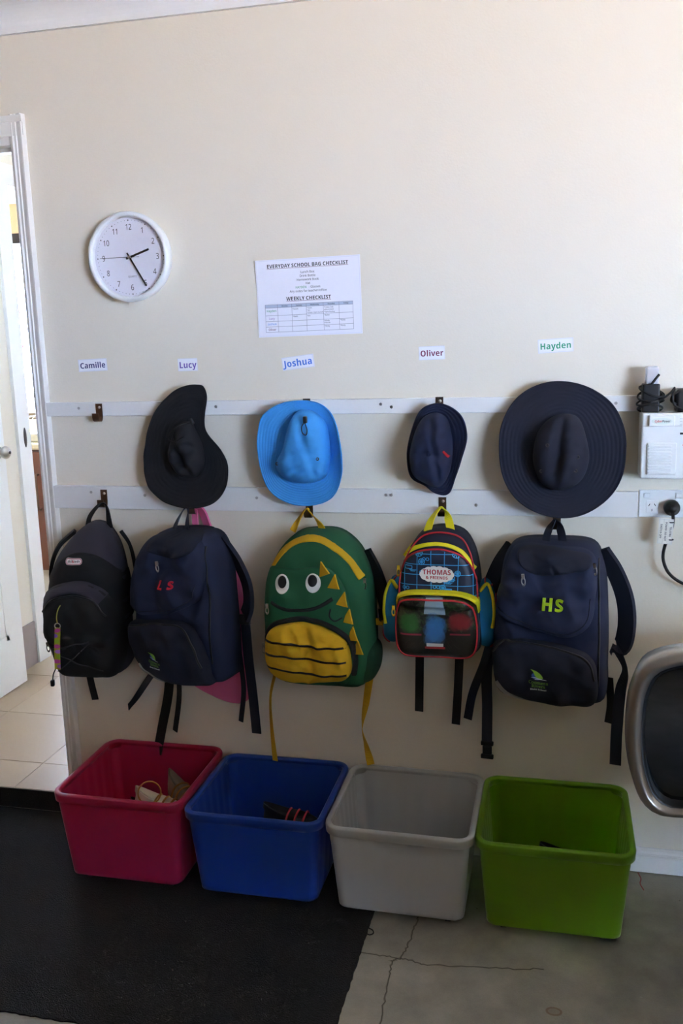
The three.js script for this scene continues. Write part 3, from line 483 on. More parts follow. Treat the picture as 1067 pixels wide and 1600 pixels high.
  h3.put('cord_loop', tube([[-0.668, 1.30, 0.128], [-0.675, 1.288, 0.132], [-0.673, 1.272, 0.133], [-0.664, 1.266, 0.133], [-0.66, 1.278, 0.133], [-0.666, 1.298, 0.13]], 0.0015, 30), mat.rubber);
  { const g = new RoundedBoxGeometry(0.011, 0.019, 0.011, 2, 0.003); g.translate(-0.666, 1.307, 0.127); h3.put('cord_toggle', g, mat.plasticBlack); }
  for (const [ex, ey] of [[-0.637, 1.2], [-0.755, 1.185]]) { const g = eyelet(); g.translate(ex, ey, h3.pf.z(ex, ey) + 0.001); h3.put('eyelet', g, mat.darkSteel); }
  // navy cap
  const h4 = hat({ name: 'cap', label: 'navy cloth cap with a small red tag', x: -0.318, y: 1.33, outline: [[-0.32, 1.341], [-0.36, 1.325], [-0.387, 1.27], [-0.401, 1.195], [-0.389, 1.142], [-0.353, 1.12], [-0.327, 1.101], [-0.293, 1.098], [-0.272, 1.143], [-0.254, 1.195], [-0.239, 1.256], [-0.252, 1.307], [-0.286, 1.334]], crown: [[-0.322, 1.318], [-0.356, 1.305], [-0.38, 1.26], [-0.393, 1.195], [-0.38, 1.147], [-0.35, 1.127], [-0.313, 1.118], [-0.289, 1.15], [-0.279, 1.2], [-0.281, 1.26], [-0.295, 1.305]], c: [-0.333, 1.215], brimZ: (a, s) => 0.06 + 0.028 * s * Math.max(0, Math.cos(a - 0.3)), crownH: 0.085, crownN: 2.5, m: mat.capNavy, rings: 4, dent: (x, y) => -0.012 * Math.exp(-Math.pow((x + 0.318 + (y - 1.2) * 0.15) / 0.01, 2)) + 0.012 * noise.noise(x * 24, y * 20, 6.2), wr: 0.009, wf: 22, seed: 11 });
  h4.put('tag', strip(h4.pf.z, [[-0.296, 1.222], [-0.289, 1.212], [-0.283, 1.204]], 0.006, 0.003, 8), mat.red);
  h4.put('button', (() => { const g = new THREE.SphereGeometry(0.006, 12, 8); g.translate(-0.333, 1.215, h4.pf.z(-0.333, 1.215)); return g; })(), mat.capNavy);
}

// ================================================================ BAGS
const font = await new FontLoader().loadAsync('fonts/droid/droid_sans_bold.typeface.json');
function letters(txt, size, x, y, zf, slant = 0, gap = 0.004) {
  const parts = []; let pen = 0;
  for (const ch of txt) { const g = new TextGeometry(ch, { font, size, depth: 0.0022, curveSegments: 6, bevelEnabled: true, bevelThickness: 0.0008, bevelSize: 0.0006, bevelSegments: 2 }); g.computeBoundingBox(); const w = g.boundingBox.max.x; g.translate(pen, 0, 0); pen += w + gap; parts.push(g); }
  const g = mergeGeometries(parts), p = g.attributes.position; for (let i = 0; i < p.count; i++) { const px = p.getX(i) + p.getY(i) * slant + x - pen / 2, py = p.getY(i) + y - size / 2; p.setXYZ(i, px, py, p.getZ(i) + zf(px, py) + 0.0038); }
  g.computeVertexNormals(); return g;
}
function bagGroup(name, label, x, y, rot, cat = 'backpack') {
  const t = thing(name, label, cat, [x, y, 0]); t.rotation.y = rot;
  return { t, put: (n, g, m, parent) => { g.translate(-x, -y, 0); return mesh(n, g, m, parent ?? t); } };
}
function fitTex(t, x0, x1, y0, y1) { t.wrapS = t.wrapT = THREE.ClampToEdgeWrapping; t.repeat.set(1 / (x1 - x0), 1 / (y1 - y0)); t.offset.set(-x0 / (x1 - x0), -y0 / (y1 - y0)); return t; }
const zipPull = (x, y, z, a = 0) => { const g = mergeGeometries([new THREE.BoxGeometry(0.007, 0.01, 0.006), (() => { const b = new THREE.TorusGeometry(0.0055, 0.0018, 6, 16); b.scale(0.8, 1.7, 1); b.translate(0, -0.014, 0.001); return b; })()].map(g => g.index ? g.toNonIndexed() : g)); g.rotateZ(a); g.translate(x, y, z); return g; };

{ // black and charcoal backpack
  const B = bagGroup('backpack', 'black and charcoal backpack with keyring strap and bungee cord', -1.333, 1.07, 0.2);
  const body = new Puff({ outline: [[-1.42, 0.965], [-1.475, 0.89], [-1.497, 0.79], [-1.5, 0.69], [-1.485, 0.6], [-1.465, 0.553], [-1.4, 0.538], [-1.3, 0.54], [-1.278, 0.565], [-1.274, 0.7], [-1.276, 0.85], [-1.295, 0.945], [-1.33, 0.995], [-1.37, 1.0]], c: [-1.38, 0.77], z0: 0.03, D: 0.155, n: 3.6, wr: 0.012, wf: 12, cr: 0.012, seed: 2, nr: 28 });
  B.put('body', body.geometry(), mat.charcoal);
  const up = new Puff({ outline: [[-1.495, 0.78], [-1.48, 0.86], [-1.43, 0.915], [-1.37, 0.935], [-1.315, 0.915], [-1.278, 0.86], [-1.27, 0.79], [-1.275, 0.7], [-1.38, 0.66], [-1.48, 0.7]], c: [-1.385, 0.79], z0: body.z, D: 0.018, n: 6, wr: 0.006, seed: 3 });
  B.put('upper_panel', up.geometry(), mat.black);
  const s1 = maxz(body.z, up.z);
  const pk = new Puff({ outline: [[-1.508, 0.74], [-1.49, 0.81], [-1.44, 0.845], [-1.385, 0.855], [-1.325, 0.84], [-1.288, 0.795], [-1.277, 0.7], [-1.277, 0.6], [-1.3, 0.553], [-1.38, 0.545], [-1.455, 0.552], [-1.492, 0.6], [-1.51, 0.67]], c: [-1.39, 0.7], z0: s1, D: 0.05, n: 4, wr: 0.008, seed: 5, nr: 18 });
  const pm = B.put('front_pocket', pk.geometry(), mat.black);
  B.put('pocket_band', strip(maxz(s1, pk.z), [[-1.478, 0.8], [-1.445, 0.83], [-1.385, 0.845], [-1.33, 0.83], [-1.305, 0.805]], 0.026, 0.004), mat.charcoal, pm);
  B.put('zip', surfTube(pk.z, [[-1.485, 0.77], [-1.44, 0.815], [-1.385, 0.825], [-1.325, 0.81], [-1.295, 0.76]], 0.003, 0.001), mat.plasticBlack, pm);
  const tex = canvas(512, 176, (g, w, h) => { g.fillStyle = '#c9c4c4'; g.beginPath(); g.roundRect(4, 4, w - 8, h - 8, 80); g.fill(); g.fillStyle = '#a3344a'; g.beginPath(); g.roundRect(16, 16, w - 32, h - 32, 70); g.fill(); g.fillStyle = '#efeceb'; g.beginPath(); g.roundRect(34, 30, w - 68, h - 60, 58); g.fill(); g.textAlign = 'center'; g.textBaseline = 'middle'; g.font = 'bold 84px sans-serif'; g.fillStyle = '#1d1d20'; g.fillText('phil', 158, 86); g.fillText('teds', 358, 86); g.fillStyle = '#c22a3a'; g.fillText('&', 250, 86); });
  B.put('badge', decal(s1, -1.412, -1.36, 0.905, 0.924, 0.004), printMat(tex, 0.35));
  for (const p of [[[-1.465, 0.66], [-1.40, 0.68], [-1.345, 0.69]], [[-1.46, 0.655], [-1.40, 0.625], [-1.32, 0.59]], [[-1.345, 0.685], [-1.40, 0.635], [-1.46, 0.585]]]) B.put('bungee_cord', surfTube(pk.z, p, 0.0018, 0.003, 24), M(0x2a2a2e, 0.7));
  B.put('cord_lock', (() => { const g = new RoundedBoxGeometry(0.012, 0.02, 0.012, 2, 0.004); g.translate(-1.478, 0.55, 0.2); return g; })(), mat.plasticBlack);
  B.put('hanging_cord', tube([[-1.462, 0.655, 0.215], [-1.455, 0.61, 0.222], [-1.47, 0.58, 0.21], [-1.478, 0.552, 0.2]], 0.0017, 24), M(0x2a2a2e, 0.7));
  // keyring strap
  B.put('key_cord', tube([[-1.41, 0.81, 0.245], [-1.423, 0.79, 0.252], [-1.43, 0.765, 0.252], [-1.43, 0.748, 0.25]], 0.0015, 20), M(0x9a9a40, 0.6));
  B.put('key_ring', (() => { const g = new THREE.TorusGeometry(0.008, 0.0014, 6, 20); g.translate(-1.43, 0.74, 0.25); return g; })(), mat.steel);
  const rt = canvas(64, 512, (g, w, h) => { g.fillStyle = '#a8a51c'; g.fillRect(0, 0, w, h); const r = rng(3); for (let i = 0; i < 8; i++) { g.fillStyle = i % 3 === 0 ? '#c2479a' : i % 3 === 1 ? '#a36cc8' : '#8fae22'; g.beginPath(); g.ellipse(12 + r() * 40, 40 + i * 62, 18 + r() * 12, 26, r(), 0, 7); g.fill(); } });
  { const g = webbing([[-1.43, 0.735, 0.25], [-1.434, 0.68, 0.256], [-1.44, 0.612, 0.252]], 0.017, 0.003, [1, 0, 0.2], 12), p = g.attributes.position, uv = g.attributes.uv; for (let i = 0; i < p.count; i++) uv.setXY(i, (p.getX(i) + 1.45) / 0.03, (p.getY(i) - 0.612) / 0.125); B.put('key_strap', g, M(0xffffff, 0.6, { map: rt })); }
  B.put('carry_loop', webbing([[-1.385, 0.985, 0.045], [-1.375, 1.015, 0.05], [-1.345, 1.05, 0.05], [-1.333, 1.056, 0.045], [-1.324, 1.045, 0.045], [-1.318, 1.0, 0.05], [-1.316, 0.98, 0.05]], 0.017, 0.003, [[0.8, 0.5, 0.3], [0.7, -0.3, 0.6], [0.3, -0.3, 0.9], [0, 0, 1], [0.5, 0, 0.8], [0.95, 0, 0.3], [1, 0, 0.2]]), mat.blackWeb);
  B.put('side_mesh_strap', webbing([[-1.285, 0.97, 0.05], [-1.262, 0.93, 0.05], [-1.25, 0.86, 0.05], [-1.25, 0.75, 0.045], [-1.258, 0.65, 0.04]], 0.03, 0.01, [0.35, 0, 1]), mat.black);
  B.put('side_mesh_strap', webbing([[-1.42, 0.975, 0.06], [-1.47, 0.93, 0.07], [-1.5, 0.86, 0.07], [-1.505, 0.78, 0.06]], 0.03, 0.01, [0.35, 0, 1]), mat.black);
  B.put('strap_tail', webbing([[-1.42, 0.56, 0.05], [-1.415, 0.5, 0.05], [-1.405, 0.435, 0.05]], 0.022, 0.003, [1, 0, 0.2], 16), mat.blackWeb);
  B.put('zip_pull', zipPull(-1.505, 0.65, 0.14, 0.1), mat.darkSteel);
}
// school crest, embroidered: leaf over a round mark, three words below
const crest = canvas(512, 512, (g) => {
  g.clearRect(0, 0, 512, 512); g.fillStyle = '#31539e'; g.beginPath(); g.ellipse(225, 165, 90, 68, 0, 0, 7); g.fill(); g.fillStyle = '#cfd7e6'; g.beginPath(); g.moveTo(120, 205); g.quadraticCurveTo(250, 150, 400, 230); g.quadraticCurveTo(260, 190, 120, 205); g.fill();
  g.fillStyle = '#8ec63a'; g.beginPath(); g.moveTo(110, 45); g.quadraticCurveTo(330, 60, 350, 190); g.quadraticCurveTo(230, 210, 190, 140); g.quadraticCurveTo(180, 80, 110, 45); g.fill(); g.strokeStyle = '#e8eef5'; g.lineWidth = 9; g.beginPath(); g.moveTo(200, 225); g.quadraticCurveTo(290, 190, 410, 225); g.stroke();
  g.textAlign = 'center'; g.fillStyle = '#7cb83a'; g.font = '84px serif'; g.fillText('Coomera', 262, 318); g.fillText('Rivers', 262, 390); g.fillStyle = '#dfe3ea'; g.font = 'bold 50px sans-serif'; g.fillText('State School', 262, 452);
});
function schoolBag(B, o) {
  const body = new Puff({ outline: o.body, c: o.cb, z0: o.z0, D: o.D, n: 5, wr: 0.012, wf: 12, cr: 0.012, seed: o.seed, nr: 30, N: 128 });
  B.put('body', body.geometry(), mat.navy);
  const pk = new Puff({ outline: o.pocket, c: o.cp, z0: body.z, D: 0.05, n: 5, wr: 0.005, wf: 12, cr: 0.003, seed: o.seed + 2, nr: 26, N: 128 });
  const pm = B.put('front_pocket', pk.geometry(), mat.navyDark);
  B.put('pocket_zip', surfTube(maxz(body.z, pk.z), o.zip, 0.0032, 0.001, 50), mat.plasticBlack, pm);
  B.put('reflective_strip', strip(pk.z, o.reflect, 0.02, 0.004, 12), M(0xa9adad, 0.35, { metalness: 0.3 }), pm);
  B.put('school_crest', decal(pk.z, o.crest[0], o.crest[1], o.crest[2], o.crest[3], 0.006, -0.006), printMat(crest, 0.5), pm);
  const fl = new Puff({ outline: o.flap, c: o.cf, z0: maxz(body.z, pk.z), D: 0.034, n: 6, wr: 0.009, wf: 12, cr: 0.009, seed: o.seed + 4, nr: 30, N: 128 });
  const fm = B.put('flap', fl.geometry(), mat.navy);
  B.put('flap_seam', surfTube(fl.z, o.seam, 0.0014, 0.0005, 50), mat.navyDark, fm);
  const fold = new Puff({ outline: o.fold, c: o.cfo, z0: fl.z, D: 0.014, n: 4, wr: 0.008, wf: 22, seed: o.seed + 6 });
  B.put('top_fold', fold.geometry(), mat.navyDark, fm);
  B.put('initials', letters(o.text, o.size, o.tx, o.ty, fl.z, o.slant, o.gap), M(o.color, 0.5), fm);
  B.put('side_zip', surfTube(body.z, o.sideZip, 0.003, 0.001, 40), mat.plasticBlack);
  B.put('zip_pull', zipPull(o.pull[0], o.pull[1], maxz(fl.z, body.z)(o.pull[0], o.pull[1]) + 0.006, 0.1), mat.steel);
  return { body, pk, fl };
}
{ // pink bag hanging behind
  const B = bagGroup('drawstring_bag', 'soft pink bag hanging mostly hidden behind the navy bag with red initials', -1.02, 1.05, -0.04, 'bag');
  const p = new Puff({ outline: [[-0.99, 0.95], [-0.93, 0.9], [-0.898, 0.78], [-0.9, 0.6], [-0.905, 0.45], [-0.94, 0.432], [-1.03, 0.452], [-1.12, 0.51], [-1.15, 0.6], [-1.12, 0.85], [-1.06, 0.95]], c: [-1.01, 0.7], z0: 0.006, D: 0.03, n: 3, wr: 0.008, wf: 16, seed: 31 });
  B.put('body', p.geometry(), mat.pinkBag);
  B.put('handle', webbing([[-0.985, 0.94, 0.025], [-1.0, 0.99, 0.03], [-1.015, 1.035, 0.035], [-1.03, 1.045, 0.036]], 0.028, 0.006, [0.9, 0.2, 0.4], 20), mat.pinkBag);
  B.put('handle', webbing([[-1.045, 0.94, 0.022], [-1.04, 0.99, 0.028], [-1.036, 1.04, 0.034]], 0.02, 0.005, [1, 0, 0.2], 16), mat.pinkBag);
}
{ // navy school bag, red initials
  const B = bagGroup('school_bag', 'navy school bag with red embroidered initials and crest', -1.045, 1.055, -0.18);
  const s = schoolBag(B, { body: [[-1.1, 0.985], [-1.02, 0.99], [-0.935, 0.985], [-0.905, 0.94], [-0.893, 0.8], [-0.89, 0.65], [-0.898, 0.56], [-0.95, 0.545], [-1.07, 0.545], [-1.13, 0.555], [-1.17, 0.6], [-1.188, 0.70], [-1.185, 0.82], [-1.15, 0.93]], cb: [-1.04, 0.77], z0: 0.045, D: 0.13, seed: 41,
    pocket: [[-1.192, 0.715], [-1.1, 0.738], [-0.985, 0.737], [-0.945, 0.70], [-0.922, 0.6], [-0.92, 0.56], [-0.97, 0.55], [-1.08, 0.548], [-1.145, 0.572], [-1.185, 0.64]], cp: [-1.045, 0.645], zip: [[-1.165, 0.722], [-1.09, 0.736], [-0.985, 0.733], [-0.95, 0.69], [-0.93, 0.62]], reflect: [[-1.142, 0.607], [-1.105, 0.578], [-1.065, 0.556]], crest: [-1.098, -1.038, 0.605, 0.665],
    flap: [[-1.1, 0.98], [-1.02, 0.985], [-0.935, 0.97], [-0.925, 0.86], [-0.945, 0.81], [-1.02, 0.772], [-1.1, 0.758], [-1.178, 0.768], [-1.207, 0.815], [-1.185, 0.87], [-1.14, 0.95]], cf: [-1.05, 0.87], seam: [[-0.937, 0.86], [-0.955, 0.818], [-1.02, 0.784], [-1.1, 0.771], [-1.172, 0.782], [-1.194, 0.815]], fold: [[-1.075, 0.985], [-0.95, 0.988], [-0.938, 0.958], [-1.0, 0.933], [-1.065, 0.94], [-1.095, 0.96]], cfo: [-1.01, 0.963], text: 'LS', size: 0.024, tx: -1.02, ty: 0.858, slant: 0.28, gap: 0.012, color: 0xd8213c, sideZip: [[-0.925, 0.96], [-0.918, 0.85], [-0.917, 0.72], [-0.92, 0.62]], pull: [-1.057, 0.915] });
  B.put('carry_loop', webbing([[-1.065, 0.98, 0.1], [-1.06, 1.01, 0.085], [-1.052, 1.04, 0.062], [-1.045, 1.052, 0.05], [-1.04, 1.04, 0.055], [-1.032, 1.01, 0.075], [-1.022, 0.98, 0.095]], 0.018, 0.003, [[1, 0, 0.3], [0.8, 0, 0.6], [0.4, 0, 0.9], [0, 0, 1], [0.4, 0, 0.9], [0.8, 0, 0.6], [1, 0, 0.3]]), mat.navyWeb);
  B.put('shoulder_strap', webbing([[-0.93, 0.965, 0.06], [-0.885, 0.9, 0.055], [-0.855, 0.83, 0.055], [-0.85, 0.775, 0.06], [-0.868, 0.735, 0.05]], 0.055, 0.012, [0.75, 0.25, 0.6], 30), mat.navyDark);
  B.put('strap_buckle', rbox(0.035, 0.03, 0.012, 0.004, -0.868, 0.725, 0.055), mat.plasticBlack);
  B.put('strap_tail', webbing([[-0.867, 0.73, 0.055], [-0.868, 0.6, 0.045], [-0.862, 0.48, 0.04], [-0.853, 0.37, 0.045]], 0.032, 0.003, [1, 0, 0.1], 24), mat.navyWeb);
  B.put('strap_tail', webbing([[-0.895, 0.62, 0.05], [-0.893, 0.5, 0.04], [-0.905, 0.4, 0.045]], 0.017, 0.003, [1, 0, 0.25], 20), mat.navyWeb);
  B.put('strap_tail', webbing([[-1.15, 0.58, 0.06], [-1.21, 0.51, 0.06], [-1.27, 0.43, 0.065], [-1.295, 0.4, 0.07]], 0.028, 0.003, [0.8, 0.5, 0.2], 20), mat.navyWeb);
  B.put('strap_tail', webbing([[-1.135, 0.57, 0.06], [-1.155, 0.46, 0.05], [-1.185, 0.34, 0.055], [-1.205, 0.255, 0.06]], 0.034, 0.003, [1, 0, 0.15], 24), mat.blackWeb);
  B.put('strap_tail', webbing([[-1.11, 0.56, 0.055], [-1.12, 0.45, 0.045], [-1.14, 0.335, 0.05]], 0.022, 0.003, [1, 0, 0.4], 20), mat.blackWeb);
}
{ // green and yellow backpack with a face
  const B = bagGroup('backpack', 'green and yellow backpack with a cartoon face and fabric spikes', -0.693, 1.05, 0);
  const body = new Puff({ outline: [[-0.66, 0.995], [-0.595, 0.99], [-0.54, 0.945], [-0.51, 0.87], [-0.5, 0.75], [-0.505, 0.6], [-0.53, 0.548], [-0.6, 0.54], [-0.72, 0.545], [-0.785, 0.56], [-0.81, 0.62], [-0.812, 0.72], [-0.802, 0.86], [-0.765, 0.94], [-0.715, 0.985]], c: [-0.655, 0.77], z0: 0.03, D: 0.125, n: 4.5, wr: 0.008, wf: 12, cr: 0.008, seed: 51, nr: 28 });
  B.put('body', body.geometry(), mat.green);
  B.put('main_zip', strip(body.z, [[-0.795, 0.868], [-0.765, 0.918], [-0.72, 0.962], [-0.665, 0.98], [-0.605, 0.965], [-0.556, 0.925], [-0.522, 0.872]], 0.017, 0.003), mat.yellow);
  const fp = new Puff({ outline: [[-0.785, 0.895], [-0.7, 0.9], [-0.61, 0.905], [-0.565, 0.85], [-0.55, 0.75], [-0.548, 0.62], [-0.575, 0.565], [-0.68, 0.558], [-0.755, 0.563], [-0.797, 0.61], [-0.805, 0.75], [-0.8, 0.85]], c: [-0.675, 0.74], z0: body.z, D: 0.018, n: 6, wr: 0.004, seed: 52, nr: 18 });
  const fm = B.put('front_panel', fp.geometry(), mat.green);
  const fz = maxz(body.z, fp.z);
  for (const [ex, ey, px, py] of [[-0.738, 0.859, 0.001, 0.006], [-0.648, 0.866, -0.001, 0.007]]) {
    const e = new Puff({ outline: Array.from({ length: 16 }, (_, i) => [ex + 0.021 * Math.cos(i / 16 * 6.2832), ey + 0.027 * Math.sin(i / 16 * 6.2832)]), c: [ex, ey], z0: fz, D: 0.003, n: 5, N: 40, nr: 6 }); const em = B.put('eye', e.geometry(), M(0xe9e6e0, 0.5), fm);
    const q = new Puff({ outline: Array.from({ length: 16 }, (_, i) => [ex + px + 0.013 * Math.cos(i / 16 * 6.2832), ey + py + 0.017 * Math.sin(i / 16 * 6.2832)]), c: [ex + px, ey + py], z0: e.z, D: 0.0025, n: 5, N: 32, nr: 5 }); B.put('pupil', q.geometry(), mat.plasticBlack, em);
  }
  B.put('mouth_zip', strip(fz, [[-0.772, 0.806], [-0.745, 0.792], [-0.69, 0.786], [-0.64, 0.797], [-0.594, 0.824]], 0.011, 0.003, 30), mat.rubber, fm);
  B.put('nose_curve', surfTube(fz, [[-0.6, 0.796], [-0.602, 0.775], [-0.588, 0.762], [-0.57, 0.77]], 0.0022, 0.001, 20), mat.rubber, fm);
  const by = new Puff({ outline: [[-0.797, 0.675], [-0.775, 0.728], [-0.7, 0.753], [-0.615, 0.743], [-0.565, 0.708], [-0.549, 0.65], [-0.556, 0.602], [-0.6, 0.585], [-0.675, 0.578], [-0.75, 0.58], [-0.79, 0.61]], c: [-0.672, 0.66], z0: fz, D: 0.038, n: 4.5, wr: 0.01, wf: 18, cr: 0.009, seed: 55, nr: 26 });
  const bm = B.put('belly_pocket', by.geometry(), mat.yellow); const bz = maxz(fz, by.z);
  for (const [a, b, c2, d] of [[0.702, 0.704, 0.696, 0.692], [0.663, 0.664, 0.656, 0.65], [0.624, 0.62, 0.613, 0.612]]) B.put('stripe', strip(bz, [[-0.79, a], [-0.72, b], [-0.63, c2], [-0.557, d]], 0.007, 0.0025, 30), mat.rubber, bm);
  B.put('pocket_zip', strip(fz, [[-0.802, 0.64], [-0.798, 0.685], [-0.775, 0.735], [-0.7, 0.762], [-0.612, 0.752], [-0.557, 0.712], [-0.54, 0.65], [-0.546, 0.598]], 0.014, 0.008, 60), mat.rubber, bm);
  const spk = [[-0.626, 0.905, -0.1], [-0.596, 0.872, -0.5], [-0.572, 0.825, -0.6], [-0.56, 0.775, -0.55], [-0.55, 0.725, -0.45], [-0.54, 0.68, -0.4]];
  spk.forEach(([x, y, a], i) => { const L = 0.034, s = new THREE.Shape([V2(0, 0.02), V2(L * 0.5, 0.007), V2(L, -0.004), V2(L * 0.45, -0.014), V2(0, -0.022)]); const g = new THREE.ExtrudeGeometry(s, { depth: 0.003, bevelEnabled: true, bevelSize: 0.001, bevelThickness: 0.001, bevelSegments: 2 }); g.rotateY(-0.55); g.rotateZ(a); g.translate(x, y, fz(x, y) - 0.002); B.put('spike', g, mat.yellow); });
  const sp = new Puff({ outline: [[-0.545, 0.66], [-0.505, 0.675], [-0.488, 0.66], [-0.488, 0.6], [-0.505, 0.565], [-0.54, 0.555], [-0.555, 0.6]], c: [-0.52, 0.615], z0: 0.04, D: 0.085, n: 4, seed: 58 }); B.put('side_pocket', sp.geometry(), mat.greenDark);
  B.put('shoulder_strap', webbing([[-0.53, 0.93, 0.04], [-0.5, 0.87, 0.04], [-0.478, 0.8, 0.045], [-0.472, 0.755, 0.045], [-0.49, 0.74, 0.04]], 0.045, 0.01, [0.7, 0.3, 0.5], 24), mat.black);
  B.put('strap_keeper', rbox(0.026, 0.02, 0.01, 0.003, -0.492, 0.725, 0.05), mat.yellow); 
  B.put('carry_loop', webbing([[-0.733, 0.985, 0.06], [-0.72, 1.01, 0.058], [-0.7, 1.042, 0.05], [-0.693, 1.048, 0.046], [-0.684, 1.04, 0.05], [-0.655, 1.008, 0.058], [-0.642, 0.985, 0.062]], 0.02, 0.0025, [[1, 0.2, 0.2], [0.8, 0.3, 0.5], [0.3, 0, 1], [0, 0, 1], [0.3, 0, 1], [0.8, -0.3, 0.5], [1, -0.2, 0.2]]), mat.yellowWeb);
  B.put('strap_tail', webbing([[-0.80, 0.57, 0.06], [-0.825, 0.48, 0.05], [-0.826, 0.38, 0.05], [-0.818, 0.275, 0.055]], 0.018, 0.002, [[0.6, 0, 0.8], [0.5, 0, 0.8], [0.7, 0, 0.7], [0.9, 0, 0.3]], 24), mat.yellowWeb);
  B.put('strap_tail', webbing([[-0.52, 0.57, 0.05], [-0.535, 0.48, 0.045], [-0.548, 0.4, 0.05], [-0.538, 0.34, 0.045], [-0.525, 0.285, 0.05]], 0.022, 0.002, [[1, 0, 0.1], [0.9, 0, 0.4], [0.2, 0, 1], [0.7, 0, 0.6], [1, 0, -0.2]], 30), mat.yellowWeb);
  B.put('zip_pull', zipPull(-0.785, 0.795, fz(-0.785, 0.795) + 0.006), mat.steel); B.put('zip_pull', zipPull(-0.515, 0.865, 0.12), mat.steel); B.put('zip_pull', zipPull(-0.805, 0.675, 0.15), mat.steel);
}
{ // small printed backpack
  const B = bagGroup('backpack', 'small navy and blue backpack with yellow zips and a glossy printed pocket', -0.312, 1.06, 0);
  const body = new Puff({ outline: [[-0.297, 1.01], [-0.355, 0.998], [-0.393, 0.955], [-0.422, 0.88], [-0.43, 0.75], [-0.428, 0.68], [-0.41, 0.66], [-0.31, 0.658], [-0.22, 0.66], [-0.2, 0.68], [-0.2, 0.8], [-0.208, 0.9], [-0.222, 0.955], [-0.248, 0.995]], c: [-0.312, 0.82], z0: 0.03, D: 0.11, n: 6, wr: 0.003, seed: 61, nr: 20 });
  B.put('body', body.geometry(), mat.navyDark);
  B.put('top_piping', surfTube(body.z, [[-0.418, 0.88], [-0.388, 0.953], [-0.352, 0.993], [-0.3, 1.003], [-0.252, 0.99], [-0.228, 0.953], [-0.212, 0.88]], 0.0025, 0.004, 40), mat.red);
  B.put('main_zip', strip(body.z, [[-0.418, 0.915], [-0.385, 0.955], [-0.318, 0.975], [-0.252, 0.958], [-0.214, 0.905]], 0.011, 0.003), mat.lemon);
  const up = canvas(1024, 700, (g, w, h) => { const bl = '#3a9fd8'; g.fillStyle = '#131c33'; g.fillRect(0, 0, w, h); g.strokeStyle = bl; g.fillStyle = bl; g.lineWidth = 9; const r = rng(17);
    for (let x = 90; x < w; x += 170) { g.beginPath(); g.moveTo(x, 0); g.lineTo(x + (r() - 0.5) * 30, h); g.stroke(); } for (let y = 70; y < h; y += 130) { g.beginPath(); g.moveTo(0, y); g.lineTo(w, y + (r() - 0.5) * 20); g.stroke(); }
    const wheel = (x, y, R, n) => { g.beginPath(); g.arc(x, y, R, 0, 7); g.stroke(); for (let i = 0; i < n; i++) { const a = i / n * 6.283; g.beginPath(); g.moveTo(x, y); g.lineTo(x + R * Math.cos(a), y + R * Math.sin(a)); g.stroke(); } };
    for (let i = 0; i < 26; i++) { const x = r() * w, y = r() * h, k = i % 4; if (k === 0) wheel(x, y, 34 + r() * 20, 8); else if (k === 1) { g.beginPath(); g.roundRect(x - 45, y - 20, 90, 40, 8); r() < 0.5 ? g.fill() : g.stroke(); } else if (k === 2) { g.beginPath(); g.arc(x - 22, y, 18, 0, 7); g.stroke(); g.beginPath(); g.arc(x + 22, y, 18, 0, 7); g.stroke(); } else { g.beginPath(); g.moveTo(x - 45, y); g.lineTo(x + 45, y); g.moveTo(x - 30, y + 14); g.lineTo(x + 30, y + 14); g.stroke(); } }
    g.save(); g.translate(w * 0.49, h * 0.46); g.fillStyle = '#ece7df'; g.beginPath(); for (let i = 0; i < 14; i++) { const a = i / 14 * 6.283; g.ellipse(Math.cos(a) * 160, Math.sin(a) * 62, 56, 46, 0, 0, 7); } g.fill(); g.beginPath(); g.ellipse(0, 0, 175, 80, 0, 0, 7); g.fill(); g.textAlign = 'center'; g.textBaseline = 'middle'; g.fillStyle = '#b3202c'; g.font = 'bold 86px sans-serif'; g.fillText('THOMAS', 0, -28); g.font = 'bold 54px sans-serif'; g.fillText('& FRIENDS', 0, 42); g.restore();
  }); fitTex(up, -0.42, -0.2, 0.815, 0.965);
  const uP = new Puff({ outline: [[-0.412, 0.89], [-0.385, 0.94], [-0.312, 0.96], [-0.245, 0.94], [-0.214, 0.89], [-0.208, 0.82], [-0.31, 0.81], [-0.415, 0.82]], c: [-0.312, 0.88], z0: body.z, D: 0.012, n: 8, nr: 16 });
  const upm = B.put('printed_upper_panel', uP.geometry(), M(0xffffff, 0.45, { map: up }));
  const uz = maxz(body.z, uP.z);
  B.put('piping', surfTube(uz, [[-0.416, 0.82], [-0.412, 0.89], [-0.385, 0.942], [-0.312, 0.962], [-0.245, 0.942], [-0.213, 0.89], [-0.206, 0.82]], 0.0026, 0.002, 50), mat.red, upm);
  // glossy pocket: plain foliage-and-rails coloured print
  const lo = canvas(768, 640, (g, w, h) => { g.fillStyle = '#1a1814'; g.fillRect(0, 0, w, h); const r = rng(23); for (let i = 0; i < 420; i++) { const x = r() * w, y = r() * h * 0.5; g.fillStyle = ['#2c4a24', '#1f3a1e', '#47602e', '#3b3a30', '#5a5a4a'][Math.floor(r() * 5)]; g.globalAlpha = 0.5; g.beginPath(); g.ellipse(x, y, 6 + r() * 22, 5 + r() * 14, r() * 3, 0, 7); g.fill(); } g.globalAlpha = 0.55;
    for (let i = 0; i < 90; i++) { g.strokeStyle = ['#2e2b27', '#3a352f', '#24211d'][i % 3]; g.lineWidth = 5; const x = r() * w, y = h * 0.62 + r() * h * 0.38; g.beginPath(); g.moveTo(x, y); g.lineTo(x + (x - w / 2) * 0.3, y + 50); g.stroke(); } g.globalAlpha = 1;
